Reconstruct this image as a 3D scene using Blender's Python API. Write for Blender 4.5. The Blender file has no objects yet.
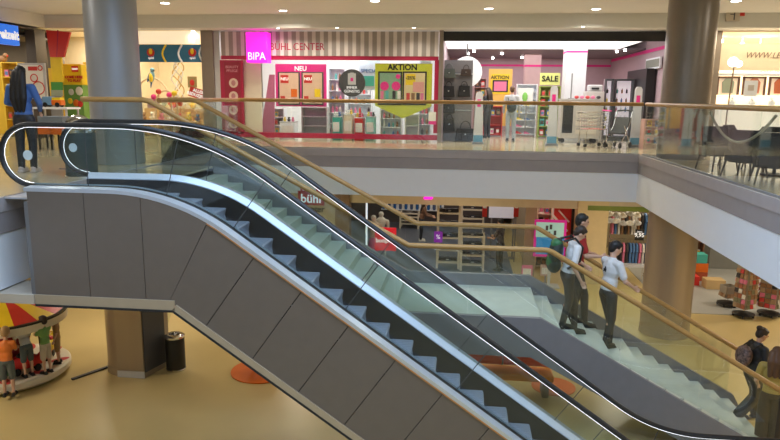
import bpy, bmesh, math, random
from mathutils import Vector, Matrix, Euler
random.seed(7)
SC = bpy.context.scene
COL = SC.collection
PI = math.pi
U = 4.2            # height of the upper floor
# ------------------------------------------------------------------ camera
F_PX = 653.1; PITCH = .1856; YAW = .1081; ROLL = -.0108
CAM = Vector((0, 0, U + 1.3))
FW = Vector((-math.sin(YAW)*math.cos(PITCH), math.cos(YAW)*math.cos(PITCH), -math.sin(PITCH)))
_r0 = Vector((math.cos(YAW), math.sin(YAW), 0)); _u0 = _r0.cross(FW)
RT = math.cos(ROLL)*_r0 - math.sin(ROLL)*_u0
UP = math.sin(ROLL)*_r0 + math.cos(ROLL)*_u0
cam = bpy.data.objects.new('camera', bpy.data.cameras.new('camera'))
COL.objects.link(cam); SC.camera = cam
cam.matrix_world = Matrix(((RT.x, UP.x, -FW.x, CAM.x), (RT.y, UP.y, -FW.y, CAM.y), (RT.z, UP.z, -FW.z, CAM.z), (0, 0, 0, 1)))
cam.data.sensor_width = 36; cam.data.lens = F_PX/780*36; cam.data.clip_start = .05; cam.data.clip_end = 200

def _ray(px, py): return FW*F_PX + RT*(px-390) - UP*(py-220)
def at(px, py, Y):
    d = _ray(px, py); p = CAM + d*((Y-CAM.y)/d.y); return p.x, p.z
def atX(px, py, X):
    d = _ray(px, py); p = CAM + d*((X-CAM.x)/d.x); return p.y, p.z
def fl(px, py, z):
    d = _ray(px, py); p = CAM + d*((z-CAM.z)/d.z); return p.x, p.y
def ax(px, Y, py=100): return at(px, py, Y)[0]
def az(py, Y, px=390): return at(px, py, Y)[1]

# ------------------------------------------------------------------ materials
MATS = {}
def mat(name, col, rough=.6, metal=0., emit=0., var=.03, scale=6., bump=0., coat=0., ecol=None, stretch=None):
    if name in MATS: return MATS[name]
    m = bpy.data.materials.new(name); m.use_nodes = True; n = m.node_tree; N = n.nodes
    b = N['Principled BSDF']
    b.inputs['Roughness'].default_value = rough; b.inputs['Metallic'].default_value = metal
    b.inputs['Coat Weight'].default_value = coat
    tc = N.new('ShaderNodeTexCoord'); mp = N.new('ShaderNodeMapping'); nz = N.new('ShaderNodeTexNoise')
    nz.inputs['Scale'].default_value = scale; nz.inputs['Detail'].default_value = 3
    if stretch: mp.inputs['Scale'].default_value = stretch
    n.links.new(tc.outputs['Object'], mp.inputs['Vector']); n.links.new(mp.outputs[0], nz.inputs['Vector'])
    rp = N.new('ShaderNodeValToRGB'); rp.color_ramp.elements[0].position = .3; rp.color_ramp.elements[1].position = .7
    c0 = [max(0, c*(1-var)) for c in col]; c1 = [min(1, c*(1+var)) for c in col]
    rp.color_ramp.elements[0].color = (*c0, 1); rp.color_ramp.elements[1].color = (*c1, 1)
    n.links.new(nz.outputs['Fac'], rp.inputs[0]); n.links.new(rp.outputs[0], b.inputs['Base Color'])
    if bump:
        bp = N.new('ShaderNodeBump'); bp.inputs['Strength'].default_value = bump; bp.inputs['Distance'].default_value = .01
        n.links.new(nz.outputs['Fac'], bp.inputs['Height']); n.links.new(bp.outputs[0], b.inputs['Normal'])
    if emit:
        b.inputs['Emission Color'].default_value = (*(ecol or col), 1); b.inputs['Emission Strength'].default_value = emit
    MATS[name] = m; return m
def glass(name, tint, refl=1.0):
    m = bpy.data.materials.new(name); m.use_nodes = True; n = m.node_tree; N = n.nodes
    for x in list(N): N.remove(x)
    o = N.new('ShaderNodeOutputMaterial'); t = N.new('ShaderNodeBsdfTransparent'); g = N.new('ShaderNodeBsdfGlossy')
    g.inputs['Roughness'].default_value = .0; t.inputs['Color'].default_value = (*tint, 1)
    f = N.new('ShaderNodeFresnel'); ge = N.new('ShaderNodeNewGeometry'); io = N.new('ShaderNodeMath'); io.operation = 'MULTIPLY_ADD'
    io.inputs[1].default_value = -.8333; io.inputs[2].default_value = 1.5
    n.links.new(ge.outputs['Backfacing'], io.inputs[0]); n.links.new(io.outputs[0], f.inputs['IOR'])
    ml = N.new('ShaderNodeMath'); ml.operation = 'MULTIPLY'; ml.inputs[1].default_value = refl; ml.use_clamp = True
    x = N.new('ShaderNodeMixShader'); n.links.new(f.outputs[0], ml.inputs[0]); n.links.new(ml.outputs[0], x.inputs[0])
    n.links.new(t.outputs[0], x.inputs[1]); n.links.new(g.outputs[0], x.inputs[2]); n.links.new(x.outputs[0], o.inputs[0])
    MATS[name] = m; return m

G_RAIL = glass('clear_greenish_glass', (.93, .965, .95), 1.25)
G_ESC = glass('escalator_glass', (.90, .945, .94), 1.0)
G_SHOP = glass('shop_glass', (.97, .98, .975), .7)
WHITE = mat('white_paint', (.84, .875, .93), .55, var=.008)
FASC = mat('taupe_fascia', (.36, .33, .335), .5, .1)
FASC2 = mat('taupe_fascia_light', (.44, .40, .40), .45, .1)
CEIL = mat('ceiling_paint', (.74, .735, .70), .8, var=.01)
BEIGE = mat('beige_wall', (.62, .52, .36), .7)
CREAM = mat('cream_wall', (.85, .76, .60), .7)
WOOD = mat('oak_handrail', (.44, .245, .075), .36, var=.14, scale=9, stretch=(1, 8, 8))
COLM = mat('column_metal', (.40, .42, .46), .42, .45, stretch=(1, 1, .15))
COLB = mat('column_metal_warm', (.40, .33, .25), .34, .5, stretch=(1, 1, .15))
CLAD = mat('truss_cladding', (.185, .150, .124), .5, .2)
DECK = mat('brushed_deck', (.66, .71, .79), .33, .6)
DECKL = mat('inner_deck', (.72, .78, .88), .35, .35)
STEPM = mat('step_aluminium', (.34, .37, .43), .45, .5)
BLACK = mat('black_rubber', (.012, .012, .013), .4)
DARK = mat('dark_void', (.02, .02, .022), .6)
DGREY = mat('dark_grey', (.07, .07, .075), .5)
GREY = mat('mid_grey', (.25, .25, .26), .5)
LGREY = mat('light_grey', (.55, .55, .56), .5)
CHROME = mat('chrome', (.75, .75, .76), .12, 1.)
LED = mat('led_strip', (.9, .93, 1.), .4, emit=2.2)
LAMP = mat('downlight_glow', (1., .96, .88), .4, emit=14.)
STONE = mat('stair_stone', (.62, .66, .57), .35, var=.05)
STRING = mat('stringer_grey', (.235, .22, .225), .45, .15)
MAG = mat('crimson_frame', (.40, .009, .055), .45)
HOT = mat('magenta_lit', (.95, .02, .62), .5, emit=1.0)
PINK = mat('hot_pink', (.80, .03, .28), .5)
RED = mat('red_paint', (.62, .03, .025), .4)
LIME = mat('lime_poster', (.62, .66, .045), .5)
YEL = mat('yellow_paint', (.86, .62, .02), .45)
ORA = mat('orange_paint', (.75, .16, .015), .4)
GREEN = mat('green_paint', (.06, .30, .06), .5)
TEAL = mat('teal', (.06, .42, .36), .5)
BLUE = mat('blue', (.02, .13, .40), .4)
PAPER = mat('white_paper', (.82, .80, .74), .6)
SKIN = mat('skin', (.68, .41, .29), .5)
SKIN2 = mat('skin_tanned', (.58, .33, .22), .5)
TEXTW = mat('white_lettering', (.9, .9, .9), .5, emit=.5)

# ------------------------------------------------------------------ mesh builder
class MB:
    def __init__(s): s.bm = bmesh.new(); s.mats = []
    def _mi(s, m):
        if m is None: return 0
        if m not in s.mats: s.mats.append(m)
        return s.mats.index(m)
    def faces(s, pts, fs, m=None):
        i = s._mi(m); v = [s.bm.verts.new(p) for p in pts]
        for f in fs:
            try: q = s.bm.faces.new([v[k] for k in f]); q.material_index = i
            except ValueError: pass
        return s
    def box(s, x0, x1, y0, y1, z0, z1, m=None):
        P = [(x, y, z) for x in (x0, x1) for y in (y0, y1) for z in (z0, z1)]
        return s.faces(P, [(0, 1, 3, 2), (4, 6, 7, 5), (0, 4, 5, 1), (2, 3, 7, 6), (0, 2, 6, 4), (1, 5, 7, 3)], m)
    def obox(s, c, size, rot=(0, 0, 0), m=None):      # oriented box
        R = Euler(rot).to_matrix(); c = Vector(c); h = [k/2 for k in size]
        P = [c + R @ Vector((x*h[0], y*h[1], z*h[2])) for x in (-1, 1) for y in (-1, 1) for z in (-1, 1)]
        return s.faces(P, [(0, 1, 3, 2), (4, 6, 7, 5), (0, 4, 5, 1), (2, 3, 7, 6), (0, 2, 6, 4), (1, 5, 7, 3)], m)
    def prism(s, poly, a, b, axis='y', m=None):        # poly in the two other axes
        def P(u, v, t): return (u, t, v) if axis == 'y' else ((t, u, v) if axis == 'x' else (u, v, t))
        n = len(poly)
        pts = [P(u, v, a) for u, v in poly] + [P(u, v, b) for u, v in poly]
        return s.faces(pts, [tuple(range(n)), tuple(range(2*n-1, n-1, -1))] + [(i, (i+1) % n, n+(i+1) % n, n+i) for i in range(n)], m)
    def lathe(s, prof, c=(0, 0, 0), n=24, m=None, sx=1, sy=1):    # prof: (r,z)
        pts = []; k = len(prof)
        for j in range(n):
            a = 2*PI*j/n
            for r, z in prof: pts.append((c[0]+r*math.cos(a)*sx, c[1]+r*math.sin(a)*sy, c[2]+z))
        fs = [(j*k+i, ((j+1) % n)*k+i, ((j+1) % n)*k+i+1, j*k+i+1) for j in range(n) for i in range(k-1)]
        if prof[0][0] > 1e-6: fs.append(tuple(j*k for j in range(n))[::-1])
        if prof[-1][0] > 1e-6: fs.append(tuple(j*k+k-1 for j in range(n)))
        return s.faces(pts, fs, m)
    def cyl(s, c, r, h, n=20, m=None): return s.lathe([(r, 0), (r, h)], c, n, m)
    def tube(s, pts, r, n=10, m=None, closed=False, flat=None):  # r float/list ; flat=(width scale, vertical scale, up)
        pts = [Vector(p) for p in pts]; N = len(pts); R = r if isinstance(r, (list, tuple)) else [r]*N
        prev = None; V = []
        for i, p in enumerate(pts):
            if closed: t = pts[(i+1) % N]-pts[i-1]
            else: t = pts[min(i+1, N-1)]-pts[max(i-1, 0)]
            t.normalize()
            if flat: a = Vector(flat[2])
            elif prev is None: a = Vector((0, 0, 1)) if abs(t.z) < .9 else Vector((1, 0, 0))
            else: a = prev
            b = t.cross(a).normalized(); a = b.cross(t).normalized(); prev = a
            fa, fb = (flat[0], flat[1]) if flat else (1, 1)
            for j in range(n):
                w = 2*PI*j/n; V.append(p + a*math.cos(w)*R[i]*fa + b*math.sin(w)*R[i]*fb)
        M = N if closed else N-1
        fs = [(i*n+j, i*n+(j+1) % n, ((i+1) % N)*n+(j+1) % n, ((i+1) % N)*n+j) for i in range(M) for j in range(n)]
        if not closed: fs += [tuple(range(n))[::-1], tuple(range((N-1)*n, N*n))]
        return s.faces(V, fs, m)
    def sph(s, c, r, rot=None, n=14, m=None):
        rr = r if isinstance(r, (tuple, list)) else (r, r, r)
        R = Euler(rot).to_matrix() if rot else Matrix.Identity(3); c = Vector(c)
        k = n//2; pts = [c+R @ Vector((0, 0, rr[2]))]; fs = []
        for i in range(1, k):
            th = PI*i/k
            for j in range(n):
                a = 2*PI*j/n; pts.append(c+R @ Vector((rr[0]*math.sin(th)*math.cos(a), rr[1]*math.sin(th)*math.sin(a), rr[2]*math.cos(th))))
        pts.append(c+R @ Vector((0, 0, -rr[2]))); L = len(pts)-1
        for j in range(n):
            fs.append((0, 1+j, 1+(j+1) % n)); fs.append((L, L-n+(j+1) % n, L-n+j))
            for i in range(k-2): a = 1+i*n; fs.append((a+j, a+n+j, a+n+(j+1) % n, a+(j+1) % n))
        return s.faces(pts, fs, m)
    def limb(s, pts, rad, n=12):
        for i in range(len(pts)-1): s.tube([pts[i], pts[i+1]], [rad[i], rad[i+1]], n)
        for p, r in zip(pts, rad): s.sph(p, r, n=n)
        return s
    def build(s, name, m=None, parent=None, smooth=False, bevel=0, loc=None, remesh=0, smooths=4):
        bmesh.ops.recalc_face_normals(s.bm, faces=s.bm.faces)
        me = bpy.data.meshes.new(name); s.bm.to_mesh(me); s.bm.free()
        for k in (s.mats or [m]): me.materials.append(k)
        o = bpy.data.objects.new(name, me); COL.objects.link(o)
        if parent is not None: o.parent = parent
        if loc is not None: o.location = loc
        if remesh:
            r = o.modifiers.new('r', 'REMESH'); r.mode = 'VOXEL'; r.voxel_size = remesh; r.use_smooth_shade = True
            q = o.modifiers.new('s', 'SMOOTH'); q.factor = .5; q.iterations = smooths
            bake(o)
        elif smooth:
            for p in me.polygons: p.use_smooth = True
            me.set_sharp_from_angle(angle=math.radians(40))
        if bevel:
            b = o.modifiers.new('b', 'BEVEL'); b.width = bevel; b.segments = 2; b.limit_method = 'ANGLE'
        return o
def bake(o):
    dg = bpy.context.evaluated_depsgraph_get(); dg.update()
    me = bpy.data.meshes.new_from_object(o.evaluated_get(dg)); old = o.data
    ms = list(old.materials); o.modifiers.clear(); o.data = me
    me.materials.clear()
    for k in ms: me.materials.append(k)
    for p in me.polygons: p.use_smooth = True; p.material_index = 0
    bpy.data.meshes.remove(old)

def tag(o, label=None, cat=None, group=None, kind=None):
    if label: o['label'] = label
    if cat: o['category'] = cat
    if group: o['group'] = group
    if kind: o['kind'] = kind
    return o
def thing(name, label, cat, loc=(0, 0, 0), rz=0, group=None):
    o = bpy.data.objects.new(name, None); COL.objects.link(o); o.empty_display_size = .1
    o.location = loc; o.rotation_euler = (0, 0, rz); return tag(o, label, cat, group)
def struct(name, mb, m=None, **k):
    o = mb.build(name, m, **k); o['kind'] = 'structure'; return o
def copy_tree(o, parent=None):
    c = o.copy(); COL.objects.link(c)
    if parent is not None: c.parent = parent
    for ch in [x for x in COL.objects if x.parent == o]: copy_tree(ch, c)
    return c
def text(s, size, loc, m, parent=None, rot=(PI/2, 0, 0), name='lettering', bold=.0, ext=.006, align='CENTER', shear=0, sx=1):
    cu = bpy.data.curves.new('t', 'FONT'); cu.body = s; cu.size = size; cu.align_x = align; cu.align_y = 'CENTER'
    cu.extrude = ext; cu.offset = bold; cu.shear = shear; cu.resolution_u = 3
    t = bpy.data.objects.new('t', cu); COL.objects.link(t)
    dg = bpy.context.evaluated_depsgraph_get(); dg.update()
    me = bpy.data.meshes.new_from_object(t.evaluated_get(dg)); bpy.data.objects.remove(t); bpy.data.curves.remove(cu)
    me.materials.clear(); me.materials.append(m)
    o = bpy.data.objects.new(name, me); COL.objects.link(o); o.location = loc; o.rotation_euler = rot; o.scale = (sx, 1, 1)
    if parent is not None: o.parent = parent
    return o
def area(name, loc, size, energy, col=(1, .9, .75), rot=(0, 0, 0), sy=None, spread=180):
    l = bpy.data.lights.new(name, 'AREA'); l.energy = energy; l.color = col; l.size = size; l.spread = math.radians(spread)
    if sy: l.shape = 'RECTANGLE'; l.size_y = sy
    o = bpy.data.objects.new(name, l); COL.objects.link(o); o.location = loc; o.rotation_euler = rot; return o
def rail_tube(mb, pts, r=.042, m=None): mb.tube(pts, r, 10, m)
# ================================================================== SETTING
XL, XR, YF, YN = -5.75, 4.25, 16.29, -.9
ZC = U+3.57        # mall ceiling
ZB = U+3.2         # underside of the ceiling step at the shopfronts
FLM = mat('polished_floor', (.60, .465, .205), .3, var=.04, scale=.8)
FLU = mat('polished_floor_upper', (.56, .47, .31), .14, var=.06, scale=.9)
FLG = mat('shop_floor_grey', (.36, .36, .34), .4, var=.08, scale=1.5)
FLB = mat('shop_floor_blue_grey', (.13, .145, .20), .3)
struct('floor', MB().box(-18, 20, -3, 34, -.25, 0), FLM)
struct('floor_shop_left', MB().box(-6, 1.75, 20.2, 31, 0, .012), FLB)
struct('floor_shop_right', MB().box(5.6, 19.8, 17.2, 31, 0, .012), FLG)
def slab(name, x0, x1, y0, y1): struct(name, MB().box(x0, x1, y0, y1, U-1.13, U), FLU)
slab('floor_upper_left', -18, XL-.02, YN-2, YF+.02)
slab('floor_upper_right', XR+.02, 20, YN-2, YF+.02)
slab('floor_upper_far', -18, 20, YF+.02, 34)
slab('floor_upper_near', XL-.02, XR+.02, YN-2, YN-.02)
# fascia: two taupe strips, then the deep white band
def fascia(n, x0, x1, y0, y1, nx, ny):
    for k, (za, zb, m, off) in enumerate(((U-.17, U+.012, FASC2, .05), (U-.44, U-.175, FASC, .035), (U-1.15, U-.45, WHITE, .02))):
        a = (min(x0, x1+0)-(.0 if nx == 0 else 0), max(x0, x1)); b = (min(y0, y1), max(y0, y1))
        if nx: a = sorted((x0, x0+nx*off))
        if ny: b = sorted((y0, y0+ny*off))
        struct('trim_%d' % (n*3+k+1), MB().box(a[0], a[1], b[0], b[1], za, zb), m)
fascia(0, XL, XR, YF+.02, YF+.02, 0, -1)
fascia(1, XL-.02, XL-.02, YN, YF, 1, 0)
fascia(2, XR+.02, XR+.02, YN, YF, -1, 0)
fascia(3, XL, XR, YN-.02, YN-.02, 0, 1)
# ceiling with a long skylight over the near half of the void
SKX0, SKX1, SKY0, SKY1 = -5, 4, 0, 9.5
struct('ceiling', MB().box(-18, SKX0, -3, 34, ZC, ZC+.2).box(SKX1, 20, -3, 34, ZC, ZC+.2)
       .box(SKX0, SKX1, -3, SKY0, ZC, ZC+.2).box(SKX0, SKX1, SKY1, 34, ZC, ZC+.2), CEIL)
mb = MB()
for i in range(7): x = SKX0+(SKX1-SKX0)*i/6; mb.box(x-.04, x+.04, SKY0, SKY1, ZC+.25, ZC+.4)
for j in range(6): y = SKY0+(SKY1-SKY0)*j/5; mb.box(SKX0, SKX1, y-.04, y+.04, ZC+.25, ZC+.4)
struct('window_1', mb, LGREY)
# lowered ceiling in front of the shops
struct('ceiling_step_far', MB().box(-12.3, 20, 18.7, 19.45, ZB, ZC-.002), CEIL)
struct('ceiling_step_left', MB().box(-18, -12.3, 2, 19.45, ZB, ZC-.002), CEIL)
# outer walls
struct('wall_left', MB().box(-18.3, -18, -3, 34, -.2, ZC+.2), CREAM)
struct('wall_right', MB().box(20, 20.3, -3, 34, -.2, ZC+.2), CREAM)
struct('wall_back', MB().box(-18.3, 20.3, 34, 34.3, -.2, ZC+.2), CREAM)
struct('wall_near', MB().box(-18.3, 20.3, -3.3, -3, -.2, ZC+.2), CREAM)

# columns
def column(name, x, y, r, rl, m1, m2, label):
    struct(name+'_upper', MB().lathe([(r, 0), (r, ZC-U-.01)], (x, y, U+.004), 48)
           .lathe([(r+.006, 1.72), (r+.006, 1.735)], (x, y, U), 48), m1, smooth=True)
    struct(name+'_lower', MB().lathe([(rl, 0), (rl, U-1.14)], (x, y, .004), 48)
           .lathe([(rl+.012, 0), (rl+.012, .14)], (x, y, .004), 48), m2, smooth=True)
column('column_left', -6.58, 12.0, .47, .47, COLM, COLB, '')
column('column_right', 4.98, 15.65, .52, .56, mat('column_metal_brown', (.27, .235, .20), .33, .5), COLB, '')
struct('column_front', MB().lathe([(.3, 0), (.3, 1)], (-20.5, -3.7, 0), 8), GREY) if False else None

# flat casing in front of the left column's lower part, with a dark door on its side
struct('column_left_casing', MB().prism([(-6.62, 11.48), (-6.08, 11.48), (-5.88, 12.2), (-6.0, 12.24), (-6.15, 11.53), (-6.62, 11.53)], .004, 3.04, 'z', COLB)
       .prism([(-6.07, 11.50), (-6.055, 11.495), (-5.895, 12.06), (-5.91, 12.065)], .12, 3.03, 'z', DGREY).prism([(-6.04, 11.56), (-6.03, 11.555), (-6.02, 11.60), (-6.03, 11.605)], 1.5, 1.56, 'z', BLACK)
       .prism([(-6.63, 11.47), (-6.07, 11.47), (-6.07, 11.48), (-6.63, 11.48)], .004, .14, 'z', LGREY), None)
# dark joint in the lower floor
a = fl(72, 380, 0); b = fl(108, 367.5, 0)
d = Vector((b[0]-a[0], b[1]-a[1], 0)); nn = Vector((-d.y, d.x, 0)).normalized()*.035
MB().faces([(a[0]-nn.x, a[1]-nn.y, .002), (b[0]-nn.x, b[1]-nn.y, .002), (b[0]+nn.x, b[1]+nn.y, .002), (a[0]+nn.x, a[1]+nn.y, .002),
            (a[0]-nn.x, a[1]-nn.y, .03), (b[0]-nn.x, b[1]-nn.y, .03), (b[0]+nn.x, b[1]+nn.y, .03), (a[0]+nn.x, a[1]+nn.y, .03)],
           [(0, 1, 2, 3), (4, 5, 6, 7), (0, 1, 5, 4), (1, 2, 6, 5), (2, 3, 7, 6), (3, 0, 4, 7)]).build('cable_duct', DGREY)
tag(bpy.data.objects['cable_duct'], 'dark floor cable duct between the carousel and the left column', 'cable duct')

# downlights
first = None
def downlight(px, py, z, big=True, en=55, n=[0]):
    global first
    x, y = fl(px, py, z-.012)
    big_r = .11 if big else .05
    lab = {165: 'ceiling downlight right of the left column top', 375: 'ceiling downlight at the top edge above the drugstore lettering',
           283: 'ceiling downlight above the red lettering of the striped shopfront', 489: 'ceiling downlight above the handbag shop entrance',
           596: 'ceiling downlight left of the right column top', 736: 'ceiling downlight right of the right column, above the exit sign',
           193: 'small step spotlight above the brown metal pillar', 278: 'small step spotlight above the striped band, left one',
           337: 'small step spotlight above the middle of the striped band', 414: 'small step spotlight above the lime arrow poster',
           583: 'small step spotlight above the white shop column'}[px]
    t = thing('downlight', lab, 'ceiling light', (x, y, z), 0, 'round ceiling downlights' if big else 'small spots under the ceiling step')
    MB().lathe([(big_r, 0), (big_r+.025, -.012), (big_r+.03, 0)], (0, 0, 0), 24).build('trim_ring', LGREY, t, smooth=True)
    MB().cyl((0, 0, -.008), big_r*.95, .006, 24).build('lens', LAMP, t)
    area('lamp', (x, y, z-.05), big_r*2, en*.75, (1, .91, .76), spread=150)
for p in ((165, 3.5), (375, 1.5), (283, 11), (489, 9), (596, 9.5), (736, 1.5)): downlight(p[0], p[1], ZC)
for p in ((193, 31), (278, 28.5), (337, 28), (414, 28), (583, 27)): downlight(p[0], p[1], ZB, False, 14)
# unseen ones, out of frame: same fittings over the walkways, light only what the hall has
t = thing('exit_sign', 'small exit sign box with a red corner under the ceiling right of the right column', 'sign', (ax(726, 18.64), 18.62, az(16, 18.64, 726)))
MB().box(-.22, .12, 0, .04, -.13, .12).build('panel', mat('exit_panel', (.55, .50, .42), .5), t)
MB().box(.12, .24, 0, .045, 0, .12).build('red_field', RED, t)
MB().box(-.03, .0, -.004, 0, -.1, .08).box(-.12, -.03, -.004, 0, .03, .05).build('arrow', DGREY, t)

# ================================================================== RAILINGS
def railing(name, label, a, b, ztop=1.2, base=U, posts=1.3, ext_a=0, ext_b=0):
    a = Vector((*a, base)); b = Vector((*b, base)); L = (b-a).length; d = (b-a)/L
    t = thing(name, label, 'railing', tuple(a), math.atan2(d.y, d.x))
    MB().tube([(-ext_a, 0, ztop), (L/2, 0, ztop), (L+ext_b, 0, ztop)], .045, 12).build('handrail', WOOD, t, smooth=True)
    n = max(1, round(L/posts)); w = L/n
    for i in range(n):
        MB().box(i*w+.006, (i+1)*w-.006, -.008, .008, .02, ztop-.045).build('glass_panel', G_RAIL, t)
    MB().box(0, L, -.02, .02, .0, .03).build('base_channel', GREY, t)
    return t
railing('glass_railing', 'long glass railing with wooden handrail along the far edge of the upper floor', (XL, YF+.1), (XR+.02, YF+.1), posts=1.45)
railing('glass_railing', 'glass railing with wooden handrail along the right edge beside the dark chairs', (XR+.1, 1.0), (XR+.1, YF+.1), posts=1.5)
railing('glass_railing', 'short glass railing ending beside the woman in blue, before the escalator', (XL-.1, 0.5), (XL-.1, 7.15), posts=1.6)
railing('glass_railing', 'glass railing behind the stairs on the left edge of the upper floor', (XL+.05, 11.95), (XL+.05, YF), posts=1.45)

# ================================================================== ESCALATOR
XK1, XK2, R1, R2 = -3.46, 2.54, 2.4, 3.0
AN = math.radians(35); T1 = R1*math.tan(AN/2); T2 = R2*math.tan(AN/2)
def base_path(x0=-5.28, x1=4.75):
    P = []      # (x, z, nx, nz)
    n = 6
    for i in range(n): P.append((x0+(XK1-T1-x0)*i/n, U, 0, 1))
    for i in range(13):
        a = AN*i/12; P.append((XK1-T1+R1*math.sin(a), U-R1+R1*math.cos(a), math.sin(a), math.cos(a)))
    xa, za = P[-1][0], P[-1][1]
    xb, zb = XK2-T2*math.cos(AN), T2*math.sin(AN)
    for i in range(1, 20): P.append((xa+(xb-xa)*i/20, za+(zb-za)*i/20, math.sin(AN), math.cos(AN)))
    for i in range(13):
        a = AN*(1-i/12); P.append((XK2+T2-R2*math.sin(a), R2-R2*math.cos(a), math.sin(a), math.cos(a)))
    for i in range(1, 5): P.append((XK2+T2+(x1-XK2-T2)*i/4, 0, 0, 1))
    return P
BP = base_path()
def off(d, P=BP): return [(x+nx*d, z+nz*d) for x, z, nx, nz in P]
def base_z(x):
    for i in range(len(BP)-1):
        if BP[i][0] <= x <= BP[i+1][0]:
            f = (x-BP[i][0])/(BP[i+1][0]-BP[i][0]); return BP[i][1]+f*(BP[i+1][1]-BP[i][1])
    return U if x < 0 else 0
E0 = thing('escalator', 'escalator with black handrails, lit glass sides and taupe metal cladding going down to the right', 'escalator', (0, 0, 0))
YNG, YFG = 7.55, 8.78
def newel_pts(d1, d2, end):      # semicircle joining offset d1 (top) to d2 (bottom)
    x = BP[0][0] if end == 0 else BP[-1][0]; z = U if end == 0 else 0; s = -1 if end == 0 else 1
    r = (d1-d2)/2; c = (d1+d2)/2
    return [(x+s*r*math.sin(PI*i/16)*1.06, z+c+r*math.cos(PI*i/16)) for i in range(1, 17)]
def full_rail(d1, d2):
    top = off(d1); return newel_pts(d1, d2, 0)[::-1]+top+newel_pts(d1, d2, 1)
for yy, nm in ((YNG, 'near'), (YFG, 'far')):
    pts = [(x, yy, z) for x, z in full_rail(.93, .17)]
    MB().tube(pts, .04, 12, flat=(1.05, .74, (0, 1, 0))).build('handrail', BLACK, E0, smooth=True)
    s = -1 if nm == 'far' else 1
    pts = [(x, yy+.0*s, z) for x, z in full_rail(.893, .207)]
    MB().tube(pts, .0028, 6, flat=(1.2, .8, (0, 1, 0))).build('light_strip', LED, E0, smooth=True)
    # glass
    lo, hi = off(.16), off(.885)
    n0 = newel_pts(.885, .21, 0); n1 = newel_pts(.885, .21, 1)
    mb = MB(); cols = []
    for k in range(8): cols.append((n0[15-k], n0[k]))
    cols = cols[::-1]
    cols = [((n0[15-k]), (n0[k])) for k in range(7, -1, -1)]
    cols += list(zip(lo, hi)) + [((n1[15-k]), (n1[k])) for k in range(0, 8)]
    V = []; fs = []
    for (a, b) in cols: V += [(a[0], yy-.006, a[1]), (b[0], yy-.006, b[1]), (b[0], yy+.006, b[1]), (a[0], yy+.006, a[1])]
    for i in range(len(cols)-1):
        for j in range(4): fs.append((i*4+j, i*4+(j+1) % 4, i*4+4+(j+1) % 4, i*4+4+j))
    mb.faces(V, fs, G_ESC)
    for i in (4, 11, 18, 24, 30, 36, 44):   # dark joints between panes
        if i < len(lo): a, b = lo[i], hi[i]; mb.tube([(a[0], yy, a[1]), (b[0], yy, b[1])], .006, 6, DGREY)
    mb.build('balustrade_glass', None, E0)
    bx = BP[0][0]
    MB().lathe([(.062, 0), (.062, .003)], (0, 0, 0), 24).build('glass_sticker', mat('frosted_sticker', (.62, .72, .76), .6), E0, loc=(bx-.05-(.17 if nm == 'far' else .0), yy-.008, U+.55)).rotation_euler = (PI/2, 0, 0)
# tiny notice on the near glass
MB().box(-4.93, -4.55, YNG-.0085, YNG-.007, U+.385, U+.395).box(-4.85, -4.63, YNG-.0085, YNG-.007, U+.355, U+.365).build('glass_notice', DGREY, E0)
def strip(mb, prof, m, P=BP, i0=0, i1=None):
    # prof = [(y, d)] swept along the path, closed profile
    k = len(prof); V = []; fs = []; PP = P[i0:i1]
    for x, z, nx, nz in PP:
        for y, d in prof: V.append((x+nx*d, y, z+nz*d))
    for i in range(len(PP)-1):
        for j in range(k): fs.append((i*k+j, i*k+(j+1) % k, (i+1)*k+(j+1) % k, (i+1)*k+j))
    fs += [tuple(range(k)), tuple(range((len(PP)-1)*k, len(PP)*k))]
    return mb.faces(V, fs, m)
strip(MB(), [(7.33, .13), (7.33, .175), (7.47, .186), (7.47, .13)], DECK).build('outer_deck', None, E0)
strip(MB(), [(7.472, .13), (7.472, .178), (7.545, .19), (7.545, .13)], BLACK).build('glass_gasket', None, E0)
strip(MB(), [(7.318, .117), (7.318, .13), (7.335, .13), (7.335, .117)], mat('warm_reflection_edge', (.62, .30, .12), .35, .6), BP, 16, 40).build('warm_reflection_edge', None, E0)  # warm light reflected along the deck edge, painted as an orange-brown strip
strip(MB(), [(8.80, .13), (8.80, .19), (8.98, .175), (8.98, .13)], DECK).build('outer_deck', None, E0)
strip(MB(), [(7.565, .205), (7.565, .13), (7.63, .10), (7.64, .135)], DECKL).build('inner_deck', None, E0)
strip(MB(), [(8.765, .205), (8.765, .13), (8.70, .10), (8.69, .135)], DECKL).build('inner_deck', None, E0)
strip(MB(), [(7.62, .12), (7.64, .12), (7.66, -.22), (7.64, -.22)], BLACK).build('skirt_panel', None, E0)
strip(MB(), [(8.69, .12), (8.71, .12), (8.69, -.22), (8.67, -.22)], BLACK).build('skirt_panel', None, E0)
# steps
pitch = .33
x = -4.55; k = 0
while x < 4.1:
    z = base_z(x+pitch)-.02; z2 = base_z(x+2*pitch)-.02
    dz = z-z2
    mb = MB()
    xe = x+pitch
    prof = [(x-.0, z-.02), (x-.0, z), (xe-.012, z), (xe, z-.012)]
    if dz > .02: prof += [(xe-.02, z-dz*.5), (xe-.005, z-dz-.01), (xe-.06, z-dz-.03), (x, z-.06)]
    else: prof += [(xe, z-.05), (x, z-.05)]
    mb.prism(prof, 7.68, 8.65, 'y', STEPM)
    for g in range(15):
        y = 7.71+g*.062
        mb.box(x+.01, xe-.015, y, y+.03, z, z+.006, STEPM)
        if dz > .05: mb.prism([(xe, z-.015), (xe+.005, z-.015), (xe-.013, z-dz*.5), (xe+.001, z-dz), (xe-.006, z-dz), (xe-.02, z-dz*.5)], y, y+.03, 'y', STEPM)
    mb.box(x+.005, xe-.015, 7.68, 7.70, z+.001, z+.008, YEL if False else DGREY)
    mb.build('step', None, E0)
    x += pitch; k += 1
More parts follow.
